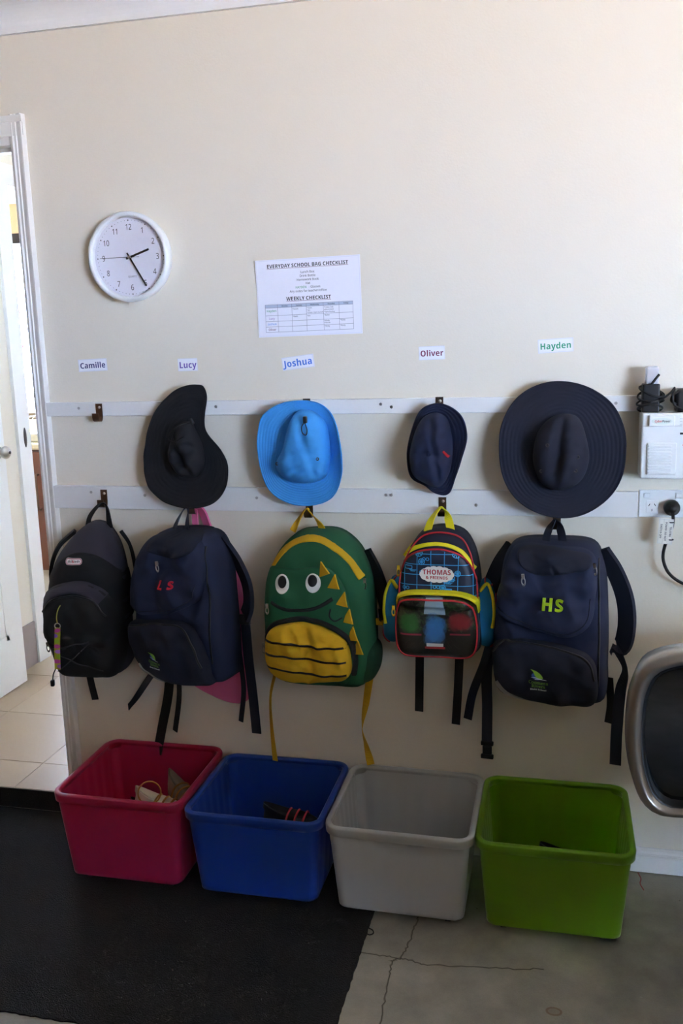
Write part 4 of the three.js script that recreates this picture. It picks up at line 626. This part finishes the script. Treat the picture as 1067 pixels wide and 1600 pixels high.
    g.fillStyle = '#8fa3ad'; g.beginPath(); g.moveTo(w * 0.4, 0); g.lineTo(w * 0.6, 0); g.lineTo(w * 0.63, h * 0.26); g.lineTo(w * 0.37, h * 0.26); g.fill();
    const patch = (x, y, a, b, c) => { for (let i = 0; i < 40; i++) { g.globalAlpha = 0.25; g.fillStyle = c; g.beginPath(); g.ellipse(x + (r() - 0.5) * a, y + (r() - 0.5) * b, a * (0.3 + 0.35 * r()), b * (0.3 + 0.3 * r()), r(), 0, 7); g.fill(); } g.globalAlpha = 1; }; patch(w * 0.5, h * 0.5, 110, 170, '#3877ad'); patch(w * 0.2, h * 0.42, 110, 110, '#2f6b30'); patch(w * 0.79, h * 0.36, 120, 100, '#7d2226');
    g.fillStyle = '#c7c2ba'; g.fillRect(w * 0.4, h * 0.72, w * 0.2, 34); g.fillStyle = '#a3222a'; g.fillRect(w * 0.38, h * 0.775, w * 0.24, 24); g.fillStyle = '#8a2540'; g.fillRect(w * 0.08, h * 0.58, w * 0.26, 18); g.fillRect(w * 0.68, h * 0.55, w * 0.24, 18); }); fitTex(lo, -0.428, -0.204, 0.662, 0.838);
  const pk = new Puff({ outline: [[-0.426, 0.7], [-0.424, 0.8], [-0.405, 0.832], [-0.32, 0.838], [-0.23, 0.832], [-0.208, 0.8], [-0.204, 0.695], [-0.222, 0.667], [-0.31, 0.662], [-0.408, 0.667]], c: [-0.315, 0.75], z0: uz, D: 0.034, n: 8, nr: 18 });
  const pm = B.put('printed_pocket', pk.geometry(), P(0xffffff, 0.3, { map: lo, clearcoat: 0.6, clearcoatRoughness: 0.2 }));
  const pz = maxz(uz, pk.z), ring = [[-0.421, 0.7], [-0.419, 0.8], [-0.402, 0.827], [-0.32, 0.833], [-0.233, 0.827], [-0.213, 0.8], [-0.209, 0.697], [-0.225, 0.672], [-0.31, 0.667], [-0.405, 0.672]];
  B.put('pocket_piping', surfTube(pz, ring, 0.0028, 0.001, 90, true), mat.red, pm);
  B.put('pocket_zip', strip(uz, [[-0.43, 0.79], [-0.418, 0.828], [-0.39, 0.844], [-0.315, 0.848], [-0.24, 0.844], [-0.21, 0.825], [-0.2, 0.79]], 0.012, 0.022, 50), mat.lemon, pm);
  B.put('zip_pull', zipPull(-0.428, 0.805, 0.165), mat.yellowWeb); B.put('zip_pull', zipPull(-0.42, 0.905, 0.12), mat.yellowWeb);
  for (const s of [-1, 1]) {
    const X = x => -0.315 + s * x, sp = new Puff({ outline: [[X(0.1), 0.69], [X(0.105), 0.85], [X(0.13), 0.862], [X(0.15), 0.83], [X(0.158), 0.74], [X(0.155), 0.69], [X(0.135), 0.675]], c: [X(0.128), 0.77], z0: 0.04, D: 0.07, n: 4, N: 64 });
    const m = B.put('side_pocket', sp.geometry(), mat.teal);
    B.put('side_zip', surfTube(sp.z, [[X(0.112), 0.84], [X(0.13), 0.857], [X(0.144), 0.83], [X(0.15), 0.775], [X(0.146), 0.74]], 0.005, 0.001, 30), mat.lemon, m);
    B.put('side_piping', surfTube(sp.z, [[X(0.122), 0.862], [X(0.145), 0.845], [X(0.155), 0.79], [X(0.156), 0.7], [X(0.14), 0.68]], 0.0026, 0.003, 30), mat.red, m);
  }
  B.put('carry_loop', webbing([[-0.345, 0.998, 0.09], [-0.335, 1.03, 0.075], [-0.32, 1.052, 0.055], [-0.312, 1.058, 0.048], [-0.304, 1.052, 0.052], [-0.29, 1.03, 0.07], [-0.28, 0.998, 0.09]], 0.022, 0.0025, [[1, 0.2, 0.2], [0.8, 0.3, 0.5], [0.3, 0, 1], [0, 0, 1], [0.3, 0, 1], [0.8, -0.3, 0.5], [1, -0.2, 0.2]]), mat.lemon);
  B.put('strap_tail', webbing([[-0.375, 0.68, 0.05], [-0.378, 0.57, 0.045], [-0.38, 0.462, 0.05]], 0.024, 0.003, [1, 0, 0.1], 20), mat.blackWeb);
  B.put('strap_tail', webbing([[-0.262, 0.68, 0.05], [-0.268, 0.55, 0.045], [-0.275, 0.43, 0.05]], 0.024, 0.003, [1, 0, 0.1], 20), mat.blackWeb);
}
{ // navy school bag, lime initials
  const B = bagGroup('school_bag', 'navy school bag with lime green embroidered initials and crest', -0.004, 1.035, -0.08);
  schoolBag(B, { body: [[-0.1, 0.975], [0, 0.985], [0.1, 0.975], [0.125, 0.92], [0.137, 0.8], [0.14, 0.65], [0.133, 0.56], [0.06, 0.55], [-0.06, 0.558], [-0.135, 0.572], [-0.155, 0.65], [-0.155, 0.75], [-0.14, 0.87], [-0.125, 0.95]], cb: [0, 0.77], z0: 0.035, D: 0.15, seed: 71,
    pocket: [[-0.15, 0.712], [-0.11, 0.735], [0.03, 0.728], [0.1, 0.705], [0.118, 0.65], [0.112, 0.575], [0.05, 0.562], [-0.05, 0.57], [-0.13, 0.588], [-0.152, 0.64]], cp: [-0.02, 0.648], zip: [[-0.148, 0.7], [-0.12, 0.732], [0.03, 0.725], [0.095, 0.702], [0.112, 0.65]], reflect: [[-0.138, 0.622], [-0.105, 0.597], [-0.068, 0.575]], crest: [-0.06, 0.01, 0.612, 0.682],
    flap: [[-0.1, 0.972], [0, 0.98], [0.1, 0.965], [0.108, 0.85], [0.097, 0.79], [0.05, 0.757], [-0.03, 0.765], [-0.1, 0.785], [-0.148, 0.82], [-0.132, 0.88], [-0.115, 0.94]], cf: [-0.01, 0.87], seam: [[0.097, 0.86], [0.088, 0.8], [0.045, 0.77], [-0.03, 0.777], [-0.095, 0.797], [-0.135, 0.822]], fold: [[-0.085, 0.972], [0.0, 0.98], [0.095, 0.965], [0.098, 0.945], [0.03, 0.925], [-0.03, 0.918], [-0.08, 0.945]], cfo: [0, 0.95], text: 'HS', size: 0.031, tx: 0.008, ty: 0.846, slant: 0.05, gap: 0.006, color: 0xb6d91e, sideZip: [[0.113, 0.95], [0.117, 0.85], [0.12, 0.72], [0.12, 0.62]], pull: [0.105, 0.945] });
  B.put('zip_pull', zipPull(-0.066, 0.92, 0.235, 0.1), mat.steel);
  B.put('carry_loop', webbing([[-0.023, 0.975, 0.11], [-0.02, 1.0, 0.095], [-0.012, 1.02, 0.062], [-0.004, 1.028, 0.05], [0.004, 1.02, 0.06], [0.016, 1.0, 0.092], [0.022, 0.975, 0.11]], 0.022, 0.003, [[1, 0, 0.3], [0.8, 0, 0.6], [0.4, 0, 0.9], [0, 0, 1], [0.4, 0, 0.9], [0.8, 0, 0.6], [1, 0, 0.3]]), mat.navyWeb);
  B.put('shoulder_strap', webbing([[0.115, 0.955, 0.06], [0.15, 0.9, 0.055], [0.18, 0.82, 0.055], [0.185, 0.74, 0.06], [0.172, 0.69, 0.055], [0.15, 0.68, 0.05]], 0.05, 0.012, [0.75, 0.3, 0.55], 30), mat.navyDark);
  B.put('shoulder_strap', webbing([[-0.115, 0.955, 0.06], [-0.15, 0.9, 0.06], [-0.178, 0.82, 0.065], [-0.18, 0.76, 0.06], [-0.16, 0.71, 0.05]], 0.045, 0.012, [0.75, -0.3, 0.55], 30), mat.navyDark);
  B.put('strap_tail', webbing([[0.165, 0.68, 0.06], [0.185, 0.63, 0.065], [0.175, 0.57, 0.06], [0.168, 0.45, 0.05], [0.167, 0.352, 0.055]], 0.03, 0.003, [[0.7, 0, 0.6], [0.4, 0, 0.9], [0.8, 0, 0.4], [1, 0, 0.1], [1, 0, 0.1]], 30), mat.navyWeb);
  B.put('strap_tail', webbing([[0.145, 0.6, 0.05], [0.15, 0.52, 0.045], [0.145, 0.47, 0.05]], 0.02, 0.003, [1, 0, 0.3], 16), mat.blackWeb);
  B.put('strap_tail', webbing([[-0.165, 0.72, 0.06], [-0.19, 0.62, 0.06], [-0.225, 0.52, 0.055], [-0.24, 0.44, 0.05]], 0.024, 0.003, [[0.9, 0.2, 0.3], [0.9, 0.3, 0.3], [0.9, 0.2, 0.3], [1, 0, 0.1]], 24), mat.navyWeb);
  B.put('strap_tail', webbing([[-0.165, 0.7, 0.05], [-0.185, 0.6, 0.05], [-0.185, 0.48, 0.045], [-0.185, 0.365, 0.05]], 0.03, 0.003, [1, 0, 0.15], 24), mat.navyWeb);
  { const b = mergeGeometries([rbox(0.036, 0.012, 0.012, 0.003, -0.184, 0.372, 0.05), rbox(0.026, 0.026, 0.01, 0.003, -0.184, 0.352, 0.05), rbox(0.036, 0.012, 0.012, 0.003, -0.184, 0.332, 0.05)]); B.put('buckle', b, mat.plasticBlack); }
}

// ================================================================ STORAGE TUBS
function tubMat(c, o) { return P(c, 0.42, { transmission: 0.62, thickness: 0, ior: 1.45, side: THREE.DoubleSide, ...o }); }
const HB = 0.272;
function tub(x, z, rot, m, label, h = HB) {
  const t = thing('storage_tub', label, 'tub', [x, 0, z]); t.rotation.y = rot;
  const rib = (ring, ins, amp) => ring.map(([px, py, pz], i) => { const k = 1 - ins / Math.hypot(px, pz), r = (i % 4 < 2 ? amp : 0); return [px * (1 - r), py, pz * (1 - r)]; });
  const S = f => [0.336 + 0.038 * f, 0.306 + 0.048 * f], lev = [0, 0.015, 0.06, 0.35, 0.7, 0.97];
  const outer = lev.map((f, i) => rrect(S(f)[0] - (i ? 0 : 0.012), S(f)[1] - (i ? 0 : 0.012), 0.028, 0.022 + (h - 0.026) * f, 5, 24)).map((r, i) => i < 2 || i === 5 ? r : r.map(([px, py, pz], k) => [px * (1 - (k % 5 === 0 ? 0.009 : 0)), py, pz * (1 - (k % 5 === 0 ? 0.009 : 0))]));
  const inner = lev.map((f, i) => rib(rrect(S(f)[0] - 0.006, S(f)[1] - 0.006, 0.026, 0.026 + (h - 0.03) * f, 5, 24), 0.01, i === 0 || i === 5 ? 0 : 0.006)).reverse();
  mesh('wall', loft([...outer, ...inner], { capStart: true, capEnd: true }), m, t);
  const rimP = [[0, -0.024], [0.012, -0.024], [0.0135, -0.004], [0.011, 0.0], [0.002, 0.0015], [-0.003, -0.003], [-0.003, -0.008], [0.0, -0.008]];
  mesh('rim', loft(rimP.map(([o, y]) => rrect(0.366 + 2 * o, 0.346 + 2 * o, 0.032 + o, h + y, 6, 3)), { loop: true }), m, t);
  for (const [sx, sz] of [[-1, -1], [1, -1], [-1, 1], [1, 1]]) { const w = new THREE.CylinderGeometry(0.011, 0.011, 0.014, 18); w.rotateZ(Math.PI / 2); w.translate(sx * 0.125, 0.011, sz * 0.118); const c = mesh('castor', w, mat.rubber, t); const b = new THREE.BoxGeometry(0.022, 0.006, 0.022); b.translate(sx * 0.125, 0.0215, sz * 0.118); mesh('castor_bracket', b, mat.plasticBlack, c); }
  return t;
}
tub(-1.181, 0.206, 0.0, tubMat(0xdc3a74), 'translucent pink plastic storage tub on the black mat', 0.286).position.y = 0.004;
tub(-0.7865, 0.21, 0.0, tubMat(0x3569cf), 'translucent blue plastic storage tub on the black mat').position.y = 0.004;
tub(-0.392, 0.21, 0.0, tubMat(0xe4e4e0, { transmission: 0.5 }), 'translucent clear white plastic storage tub').rotation.z = -0.008;
tub(0.0025, 0.21, 0.0, tubMat(0x9cc912), 'translucent lime green plastic storage tub on the concrete');

// shoes: sole loft + upper loft, toe towards +z
function shoeGeo(kind) {
  const L = kind.L ?? 0.17, W = 0.064, sole = [], up = [], n = 28, prof = t => { const a = t * Math.PI * 2, z = Math.sin(a), x = Math.cos(a); return [x * W / 2 * (0.82 + 0.22 * z), z * L / 2]; };
  const ring = (s, y, sh = 0, lift = 0) => Array.from({ length: n }, (_, i) => { const [x, z] = prof(i / n), q = Math.max(0, -z / (L / 2)); return [x * s, y + lift * q, z * (0.4 + 0.6 * s) + sh]; });
  const so = loft([ring(0.94, 0), ring(1, 0.004), ring(1.01, 0.016), ring(0.97, 0.019)], { capStart: true, capEnd: true });
  const uo = loft([ring(0.97, 0.018), ring(1.0, 0.03), ring(0.93, 0.045, 0, 0.004), ring(0.72, 0.058, -0.012, 0.014), ring(0.52, 0.062, -0.022, 0.018), ring(0.48, 0.05, -0.026, 0.01)], { capStart: false, capEnd: true });
  return [so, uo];
}
const [SO, UO] = shoeGeo({});
function shoe(x, y, z, ry, rx, rz, ms, mu, label, group, straps) {
  const t = thing('shoe', label, 'shoe', [x, y, z], group); t.rotation.set(rx, ry, rz, 'YXZ'); mesh('sole', SO, ms, t); mesh('upper', UO, mu, t);
  if (straps) for (let i = 0; i < 3; i++) mesh('strap', tube([[-0.034, 0.02, -0.01 + i * 0.024], [-0.022, 0.056, -0.008 + i * 0.024], [0, 0.066, -0.006 + i * 0.024], [0.022, 0.056, -0.008 + i * 0.024], [0.034, 0.02, -0.01 + i * 0.024]], 0.003, 24), straps, t);
  else for (let i = 0; i < 3; i++) mesh('lace', tube([[-0.018, 0.058, 0.004 + i * 0.011], [0, 0.064 - i * 0.003, 0.006 + i * 0.011], [0.018, 0.058, 0.004 + i * 0.011]], 0.0018, 12), mat.paper, t);
  return t;
}
{
  const cream = M(0xd8cdb4, 0.7), tan = M(0xa8762e, 0.55), blk = M(0x17161a, 0.6), redM = M(0xb01f2b, 0.6), whiteM = M(0xd9d6d0, 0.6), grey = M(0x54575c, 0.7), blu = M(0x22325e, 0.7);
  // pink tub
  shoe(-1.25, 0.034, 0.2, 0.3, 0, 0, redM, redM, 'red shoe at the bottom of the pink tub', undefined);
  shoe(-1.1, 0.034, 0.22, -0.4, 0, 0, blk, blk, 'black shoe at the bottom of the pink tub');
  shoe(-1.16, 0.105, 0.21, 1.2, 0, 0, blk, blk, 'black shoe lying across others inside the pink tub');
  shoe(-1.105, 0.178, 0.26, 1.45, 0.12, 0.1, cream, cream, 'cream sandal with tan loops on top of the pink tub pile', undefined, tan);
  { const g = new THREE.TorusGeometry(0.032, 0.0022, 8, 36); const o = single('elastic_loop', g, tan, 'thin tan ring standing among the cream sandals in the pink tub', 'loop', [-1.122, 0.262, 0.285]); o.rotation.set(-0.25, 0.35, 0); }
  shoe(-1.08, 0.165, 0.16, 0.9, 0.1, 0, M(0x6d5b46, 0.7), M(0x8b7c68, 0.7), 'brown sandal leaning by the right wall of the pink tub', undefined, tan);
  // blue tub
  shoe(-0.87, 0.034, 0.21, 0.2, 0, 0, whiteM, whiteM, 'white shoe at the bottom of the blue tub by its left side');
  shoe(-0.78, 0.034, 0.23, 0.1, 0, 0, whiteM, grey, 'grey and white shoe at the bottom of the blue tub');
  shoe(-0.69, 0.034, 0.2, -0.2, 0, 0, blk, blu, 'dark blue shoe at the bottom of the blue tub');
  shoe(-0.70, 0.11, 0.24, 1.5, 0, 0, blk, blk, 'black shoe lying across the blue tub pile');
  shoe(-0.705, 0.18, 0.27, 1.5, 0.05, 0.15, blk, blk, 'black shoe with red laces topmost in the blue tub', undefined, redM);
  // clear tub
  shoe(-0.46, 0.034, 0.26, 0.1, 0, 0, whiteM, grey, 'grey shoe inside the clear tub by its left side');
  shoe(-0.37, 0.034, 0.25, -0.15, 0, 0, blk, blu, 'dark navy shoe inside the clear tub');
  // green tub
  shoe(-0.03, 0.034, 0.22, 0.4, 0, 0, blk, grey, 'grey shoe at the bottom of the green tub');
  shoe(0.07, 0.034, 0.21, -0.2, 0, 0, whiteM, blk, 'black and white shoe at the bottom of the green tub');
  shoe(0.045, 0.118, 0.245, 1.4, 0.05, 0.1, whiteM, blk, 'black shoe with white sole topmost in the green tub');
}

// ================================================================ POWER GEAR AT THE RIGHT
{
  const u = thing('backup_power_unit', 'white wall box with louvred vent and badge below black adapters', 'power unit', [0.2, 1.147, 0]);
  mesh('case', rbox(0.27, 0.165, 0.085, 0.005, 0.135, 0.0825, 0.0425), mat.plasticWhite, u);
  mesh('top_cover', rbox(0.268, 0.034, 0.087, 0.004, 0.135, 0.149, 0.0435), mat.plasticWhite, u);
  const lg = canvas(512, 160, (g, w, h) => { g.fillStyle = '#f3f6f4'; g.fillRect(0, 0, w, h); g.fillStyle = '#e3ece4'; g.beginPath(); g.ellipse(w / 2, h / 2, 220, 58, 0, 0, 7); g.fill(); g.textBaseline = 'middle'; g.font = 'bold italic 58px sans-serif'; g.fillStyle = '#d23a3a'; g.fillText('Cyber', 98, 82); g.fillStyle = '#222a2a'; g.fillText('Power', 255, 82); });
  const pl = mesh('badge_plate', rbox(0.062, 0.027, 0.008, 0.003, 0.047, 0.147, 0.091), mat.plasticWhite, u);
  mesh('badge', decal(() => 0.0953, 0.018, 0.076, 0.136, 0.158, 0), printMat(lg, 0.4), pl);
  const vt = mesh('vent_panel', rbox(0.072, 0.082, 0.006, 0.003, 0.05, 0.051, 0.086), mat.plasticWhite, u);
  for (let i = 0; i < 9; i++) mesh('louvre', rbox(0.056, 0.0052, 0.007, 0.0015, 0.045, 0.0165 + i * 0.0085, 0.0915), mat.plasticWhite, vt);
  for (let i = 0; i < 3; i++) mesh('rib', rbox(0.07, 0.0025, 0.002, 0.0008, 0.125, 0.139 + i * 0.007, 0.0875), M(0xd5d9da, 0.5), u);
  mesh('dark_slot', rbox(0.07, 0.005, 0.003, 0.001, 0.127, 0.115, 0.0855), mat.plasticBlack, u);
  const st = canvas(384, 384, (g, w) => { g.fillStyle = '#eef2fa'; g.fillRect(0, 0, w, w); g.fillStyle = '#cf2b4a'; g.beginPath(); g.arc(70, 90, 38, 0, 7); g.fill(); g.fillStyle = '#20386f'; g.font = 'bold 92px sans-serif'; g.fillText('Te', 62, 122); g.fillStyle = '#9aa4b4'; g.fillRect(80, 190, 250, 8); g.fillRect(60, 300, 280, 8); });
  mesh('sticker', decal(() => 0.0855, 0.094, 0.16, 0.04, 0.1, 0), printMat(st, 0.5), u);
}
{
  const a = thing('power_adapter', 'black power adapter wrapped in its cable on top of the white box', 'adapter', [0.222, 1.313, 0.045]);
  mesh('brick', rbox(0.042, 0.072, 0.044, 0.004, 0, 0.036, 0), mat.plasticBlack, a);
  mesh('cap', rbox(0.032, 0.05, 0.034, 0.006, 0.002, 0.09, 0), P(0xe9eaf0, 0.3, { transmission: 0.5, thickness: 0 }), a);
  for (let i = 0; i < 5; i++) { const pts = []; for (let k = 0; k < 16; k++) { const t = k / 16 * 6.2832; pts.push([0.03 * Math.cos(t) * (1 + 0.1 * Math.sin(i * 2 + t)), 0.008 + i * 0.011 + 0.012 * Math.sin(t + i), 0.03 * Math.sin(t)]); } mesh('cable_turn', tube(pts, 0.0026, 60, true, 6), mat.rubber, a); }
  mesh('cable', tube([[0.02, 0.03, 0.03], [0.045, 0.05, 0.03], [0.056, 0.062, 0.02], [0.05, 0.045, 0.03], [0.055, 0.02, 0.03], [0.08, 0.006, 0.03]], 0.0026, 40), mat.rubber, a);
  mesh('cable_stub', tube([[0.0, 0.07, 0.02], [0.01, 0.085, 0.02], [0.018, 0.095, 0.018]], 0.003, 16), mat.rubber, a);
  const b = thing('power_adapter', 'second black adapter standing at the right on the white box', 'adapter', [0.305, 1.313, 0.04]);
  mesh('brick', rbox(0.044, 0.058, 0.05, 0.006, 0, 0.029, 0), mat.plasticBlack, b);
  mesh('cable', tube([[-0.022, 0.02, 0.02], [-0.035, 0.03, 0.026], [-0.03, 0.045, 0.028], [-0.015, 0.052, 0.027]], 0.0028, 24), mat.rubber, b);
}
{
  const o = thing('power_outlet', 'white double power outlet at the end of the lower rail', 'outlet', [0.265, 1.069, 0]);
  mesh('plate', rbox(0.118, 0.073, 0.01, 0.003, 0, 0, 0.005), mat.plasticWhite, o);
  for (const s of [-1, 1]) { mesh('switch', rbox(0.016, 0.014, 0.006, 0.002, s * 0.04, 0.022, 0.0115), mat.plasticWhite, o); mesh('socket_face', rbox(0.03, 0.034, 0.002, 0.001, s * 0.026, -0.008, 0.0102), mat.plasticWhite, o); for (const [dx, dy, r] of [[-0.007, 0.005, -0.5], [0.007, 0.005, 0.5], [0, -0.009, 0]]) { const g = new THREE.BoxGeometry(0.0017, 0.007, 0.001); g.rotateZ(r); g.translate(s * 0.026 + dx, -0.008 + dy, 0.0113); mesh('slot', g, mat.plasticBlack, o); } }
  const p = thing('power_plug', 'round black plug with cable and handwritten tag in the power outlet', 'plug', [0.287, 1.061, 0.0125]);
  const pg = lathe([[0, 0.036], [0.008, 0.036], [0.011, 0.028], [0.018, 0.022], [0.0205, 0.016], [0.0205, 0.002], [0.019, 0], [0, 0]], 36); pg.rotateX(Math.PI / 2); mesh('body', pg, mat.plasticBlack, p);
  mesh('cable', tube([[0, -0.006, 0.03], [0.001, -0.028, 0.04], [-0.004, -0.06, 0.038], [-0.016, -0.1, 0.028], [-0.018, -0.135, 0.024], [-0.004, -0.17, 0.024], [0.025, -0.195, 0.022], [0.06, -0.208, 0.02], [0.12, -0.215, 0.02]], 0.0042, 80), mat.rubber, p);
  const tg = canvas(256, 512, (g, w, h) => { g.fillStyle = '#ece9df'; g.fillRect(0, 0, w, h); g.strokeStyle = '#b9b4a6'; g.lineWidth = 4; g.strokeRect(3, 3, w - 6, h - 6); g.beginPath(); g.moveTo(85, 0); g.lineTo(85, h); g.moveTo(170, 0); g.lineTo(170, h); g.stroke(); g.fillStyle = '#1b1b1f'; g.font = 'bold 52px sans-serif'; g.textAlign = 'center'; g.textBaseline = 'middle'; [['TELSTRA', 212], ['POWER DO NOT', 128], ['SWITCH OFF', 42]].forEach(([t, x]) => { g.save(); g.translate(x, h / 2); g.rotate(Math.PI / 2); const m = g.measureText(t).width; g.scale(Math.min(1, 480 / m), 1); g.fillText(t, 0, 0); g.restore(); }); });
  { const g = new THREE.BoxGeometry(0.036, 0.066, 0.0012); g.rotateZ(-0.06); g.translate(-0.017, -0.056, 0.044); const m = mesh('tag', g, mat.paper, p); const d = new THREE.PlaneGeometry(0.035, 0.065); d.rotateZ(-0.06); d.translate(-0.017, -0.056, 0.0448); mesh('tag_print', d, M(0xffffff, 0.6, { map: tg }), m); }
  for (const y of [-0.032, -0.078]) { const g = new THREE.TorusGeometry(0.006, 0.0016, 6, 16); g.rotateX(Math.PI / 2); g.translate(-0.003, y, 0.04); mesh('cable_tie', g, mat.rubber, p); }
}
{ // stray red thread by the skirting
  single('red_thread', tube([[0.236, 0.004, 0.02], [0.242, 0.003, 0.045], [0.238, 0.003, 0.07], [0.245, 0.003, 0.1]], 0.0014, 24), M(0xb04a48, 0.8), 'short red thread lying on the concrete by the skirting', 'thread');
}

// ================================================================ CAR (only its near mirror is in view)
{
  const c = thing('car', 'silver open-top car parked by the bags, its side mirror in view', 'car', [1.3, 0, 2.4]);
  const sx = x => x - 1.3, sz = z => z - 2.4;
  const X0 = 0.44, X1 = 2.16;
  const prof = new THREE.Shape([[0.12, 0.3], [0.1, 0.58], [0.2, 0.72], [0.55, 0.8], [1.42, 0.88], [1.6, 0.9], [4.45, 0.9], [4.62, 0.84], [4.66, 0.3], [4.2, 0.28], [3.95, 0.28], [3.9, 0.5], [3.65, 0.62], [3.4, 0.5], [3.35, 0.28], [1.45, 0.28], [1.4, 0.5], [1.15, 0.62], [0.9, 0.5], [0.85, 0.28]].map(p => V2(-sz(p[0]), p[1])));
  const g = new THREE.ExtrudeGeometry(prof, { depth: X1 - X0 - 0.08, bevelEnabled: true, bevelSize: 0.04, bevelThickness: 0.04, bevelSegments: 4, curveSegments: 6 }); g.rotateY(Math.PI / 2); g.translate(sx(X0) + 0.04, 0, 0);
  mesh('body', g, mat.silver, c);
  const bar = (a, b, w, d) => { const A = V3(...a), Bv = V3(...b), gg = new THREE.BoxGeometry(w, A.distanceTo(Bv), d); gg.applyQuaternion(new THREE.Quaternion().setFromUnitVectors(V3(0, 1, 0), Bv.clone().sub(A).normalize())); gg.translate(...A.add(Bv).multiplyScalar(0.5).toArray()); return gg; };
  const xa = sx(0.5), xb = sx(2.1), ya = 0.93, yr = 1.37, pil = [];
  for (const [xl, xt] of [[xa, xa + 0.1], [xb, xb - 0.1]]) for (const [z0, z1] of [[1.45, 2.0]]) pil.push(bar([xl, ya, sz(z0)], [xt, yr, sz(z1)], 0.05, 0.07));
  pil.push(bar([xa + 0.1, yr, sz(2.0)], [xb - 0.1, yr, sz(2.0)], 0.04, 0.05));
  mesh('windscreen_frame', mergeGeometries(pil), mat.silver, c);
  const gm = P(0xdfe8e6, 0.0, { transmission: 1, thickness: 0, ior: 1.5, side: THREE.DoubleSide }), quad = (a, b, d, e) => geom([...a, ...b, ...d, ...e], [0, 1, 2, 0, 2, 3], [0, 0, 1, 0, 1, 1, 0, 1]);
  mesh('windscreen', quad([xa, ya, sz(1.46)], [xb, ya, sz(1.46)], [xb - 0.1, yr, sz(2.0)], [xa + 0.1, yr, sz(2.0)]), gm, c);
  for (const [xl, xt] of [[xa, xa + 0.1], [xb, xb - 0.1]]) mesh('side_window', quad([xl, ya, sz(1.6)], [xl, ya, sz(2.75)], [xt - 0.03 * Math.sign(xt), 1.2, sz(2.75)], [xt - 0.03 * Math.sign(xt), 1.2, sz(1.85)]), gm, c);
  for (const [wx, wz] of [[sx(0.55), sz(1.15)], [sx(2.05), sz(1.15)], [sx(0.55), sz(3.65)], [sx(2.05), sz(3.65)]]) { const w = new THREE.TorusGeometry(0.24, 0.095, 14, 36); w.rotateY(Math.PI / 2); w.scale(0.9, 1, 1); w.translate(wx, 0.335, wz); const wm = mesh('wheel', w, mat.rubber, c); const hb = new THREE.CylinderGeometry(0.19, 0.19, 0.12, 28); hb.rotateZ(Math.PI / 2); hb.translate(wx, 0.335, wz); mesh('hub', hb, mat.steel, wm); }
  for (const s of [0.62, 1.98]) mesh('seat', mergeGeometries([rbox(0.5, 0.5, 0.14, 0.06, sx(s < 1 ? 0.92 : 1.68), 0.98, sz(2.75)), rbox(0.26, 0.16, 0.1, 0.04, sx(s < 1 ? 0.92 : 1.68), 1.22, sz(2.78))]), mat.charcoal, c);
  // side mirror: rounded housing, bezel and glass, face turned slightly to the driver
  const out = [[0.0776, 1.0987], [0.0811, 1.1339], [0.0928, 1.161], [0.114, 1.1739], [0.1469, 1.1809], [0.1998, 1.1856], [0.282, 1.1833], [0.329, 1.168], [0.3478, 1.1304], [0.3478, 1.0482], [0.3325, 1.0035], [0.2938, 0.9871], [0.1998, 0.9824], [0.141, 0.9835], [0.114, 0.9847], [0.0975, 0.9976], [0.0858, 1.0247], [0.0787, 1.0611]];
  const cm = [0.21, 1.09], N = 96, R = radii(out, cm, N), zf = 1.5;
  const ring = (s, z, k = 1) => Array.from({ length: N }, (_, i) => { const a = i / N * 6.283185, r = k === 1 ? R[i] * s : R[i] - (1 - s) * 0.1; return [sx(cm[0] + Math.cos(a) * r), cm[1] + Math.sin(a) * r, sz(z)]; });
  const inset = (d, z) => Array.from({ length: N }, (_, i) => { const a = i / N * 6.283185, r = Math.max(0.005, R[i] - d); return [sx(cm[0] + Math.cos(a) * r), cm[1] + Math.sin(a) * r, sz(z)]; });
  const hs = mesh('mirror_housing', loft([inset(0.017, zf - 0.004), inset(0.012, zf + 0.003), inset(0.006, zf + 0.004), inset(0.001, zf - 0.004), inset(0, zf - 0.02), inset(0.006, zf - 0.05), inset(0.02, zf - 0.08), inset(0.045, zf - 0.1), inset(0.075, zf - 0.108)], { capEnd: true }), mat.silver, c);
  mesh('mirror_gasket', loft([inset(0.0165, zf - 0.002), inset(0.02, zf - 0.003), inset(0.0225, zf - 0.035)], { capEnd: true }), mat.plasticBlack, hs);
  { const n = 48, rr = Array.from({ length: N }, (_, i) => { const a = i / N * 6.283185, r = R[i] - 0.0195; return [sx(cm[0] + Math.cos(a) * r), cm[1] + Math.sin(a) * r, sz(zf - 0.014 + (Math.cos(a) * r) * 0.08 - (Math.sin(a) * r) * 0.05)]; }); const pos = [sx(cm[0]), cm[1], sz(zf - 0.014)], idx = [], uv = [0, 0]; rr.forEach(p => { pos.push(...p); uv.push(0, 0); }); for (let i = 0; i < N; i++) idx.push(0, 1 + i, 1 + (i + 1) % N); mesh('mirror_glass', geom(pos, idx, uv), M(0x4a4f56, 0.02, { metalness: 1 }), hs); }
  mesh('mirror_arm', bar([sx(0.3), 1.0, sz(1.44)], [sx(0.47), 0.95, sz(1.5)], 0.06, 0.05), mat.plasticBlack, c);
}

scene.traverse(o => { if (o.isMesh) { o.castShadow = true; o.receiveShadow = true; } });
renderer.render(scene, camera);
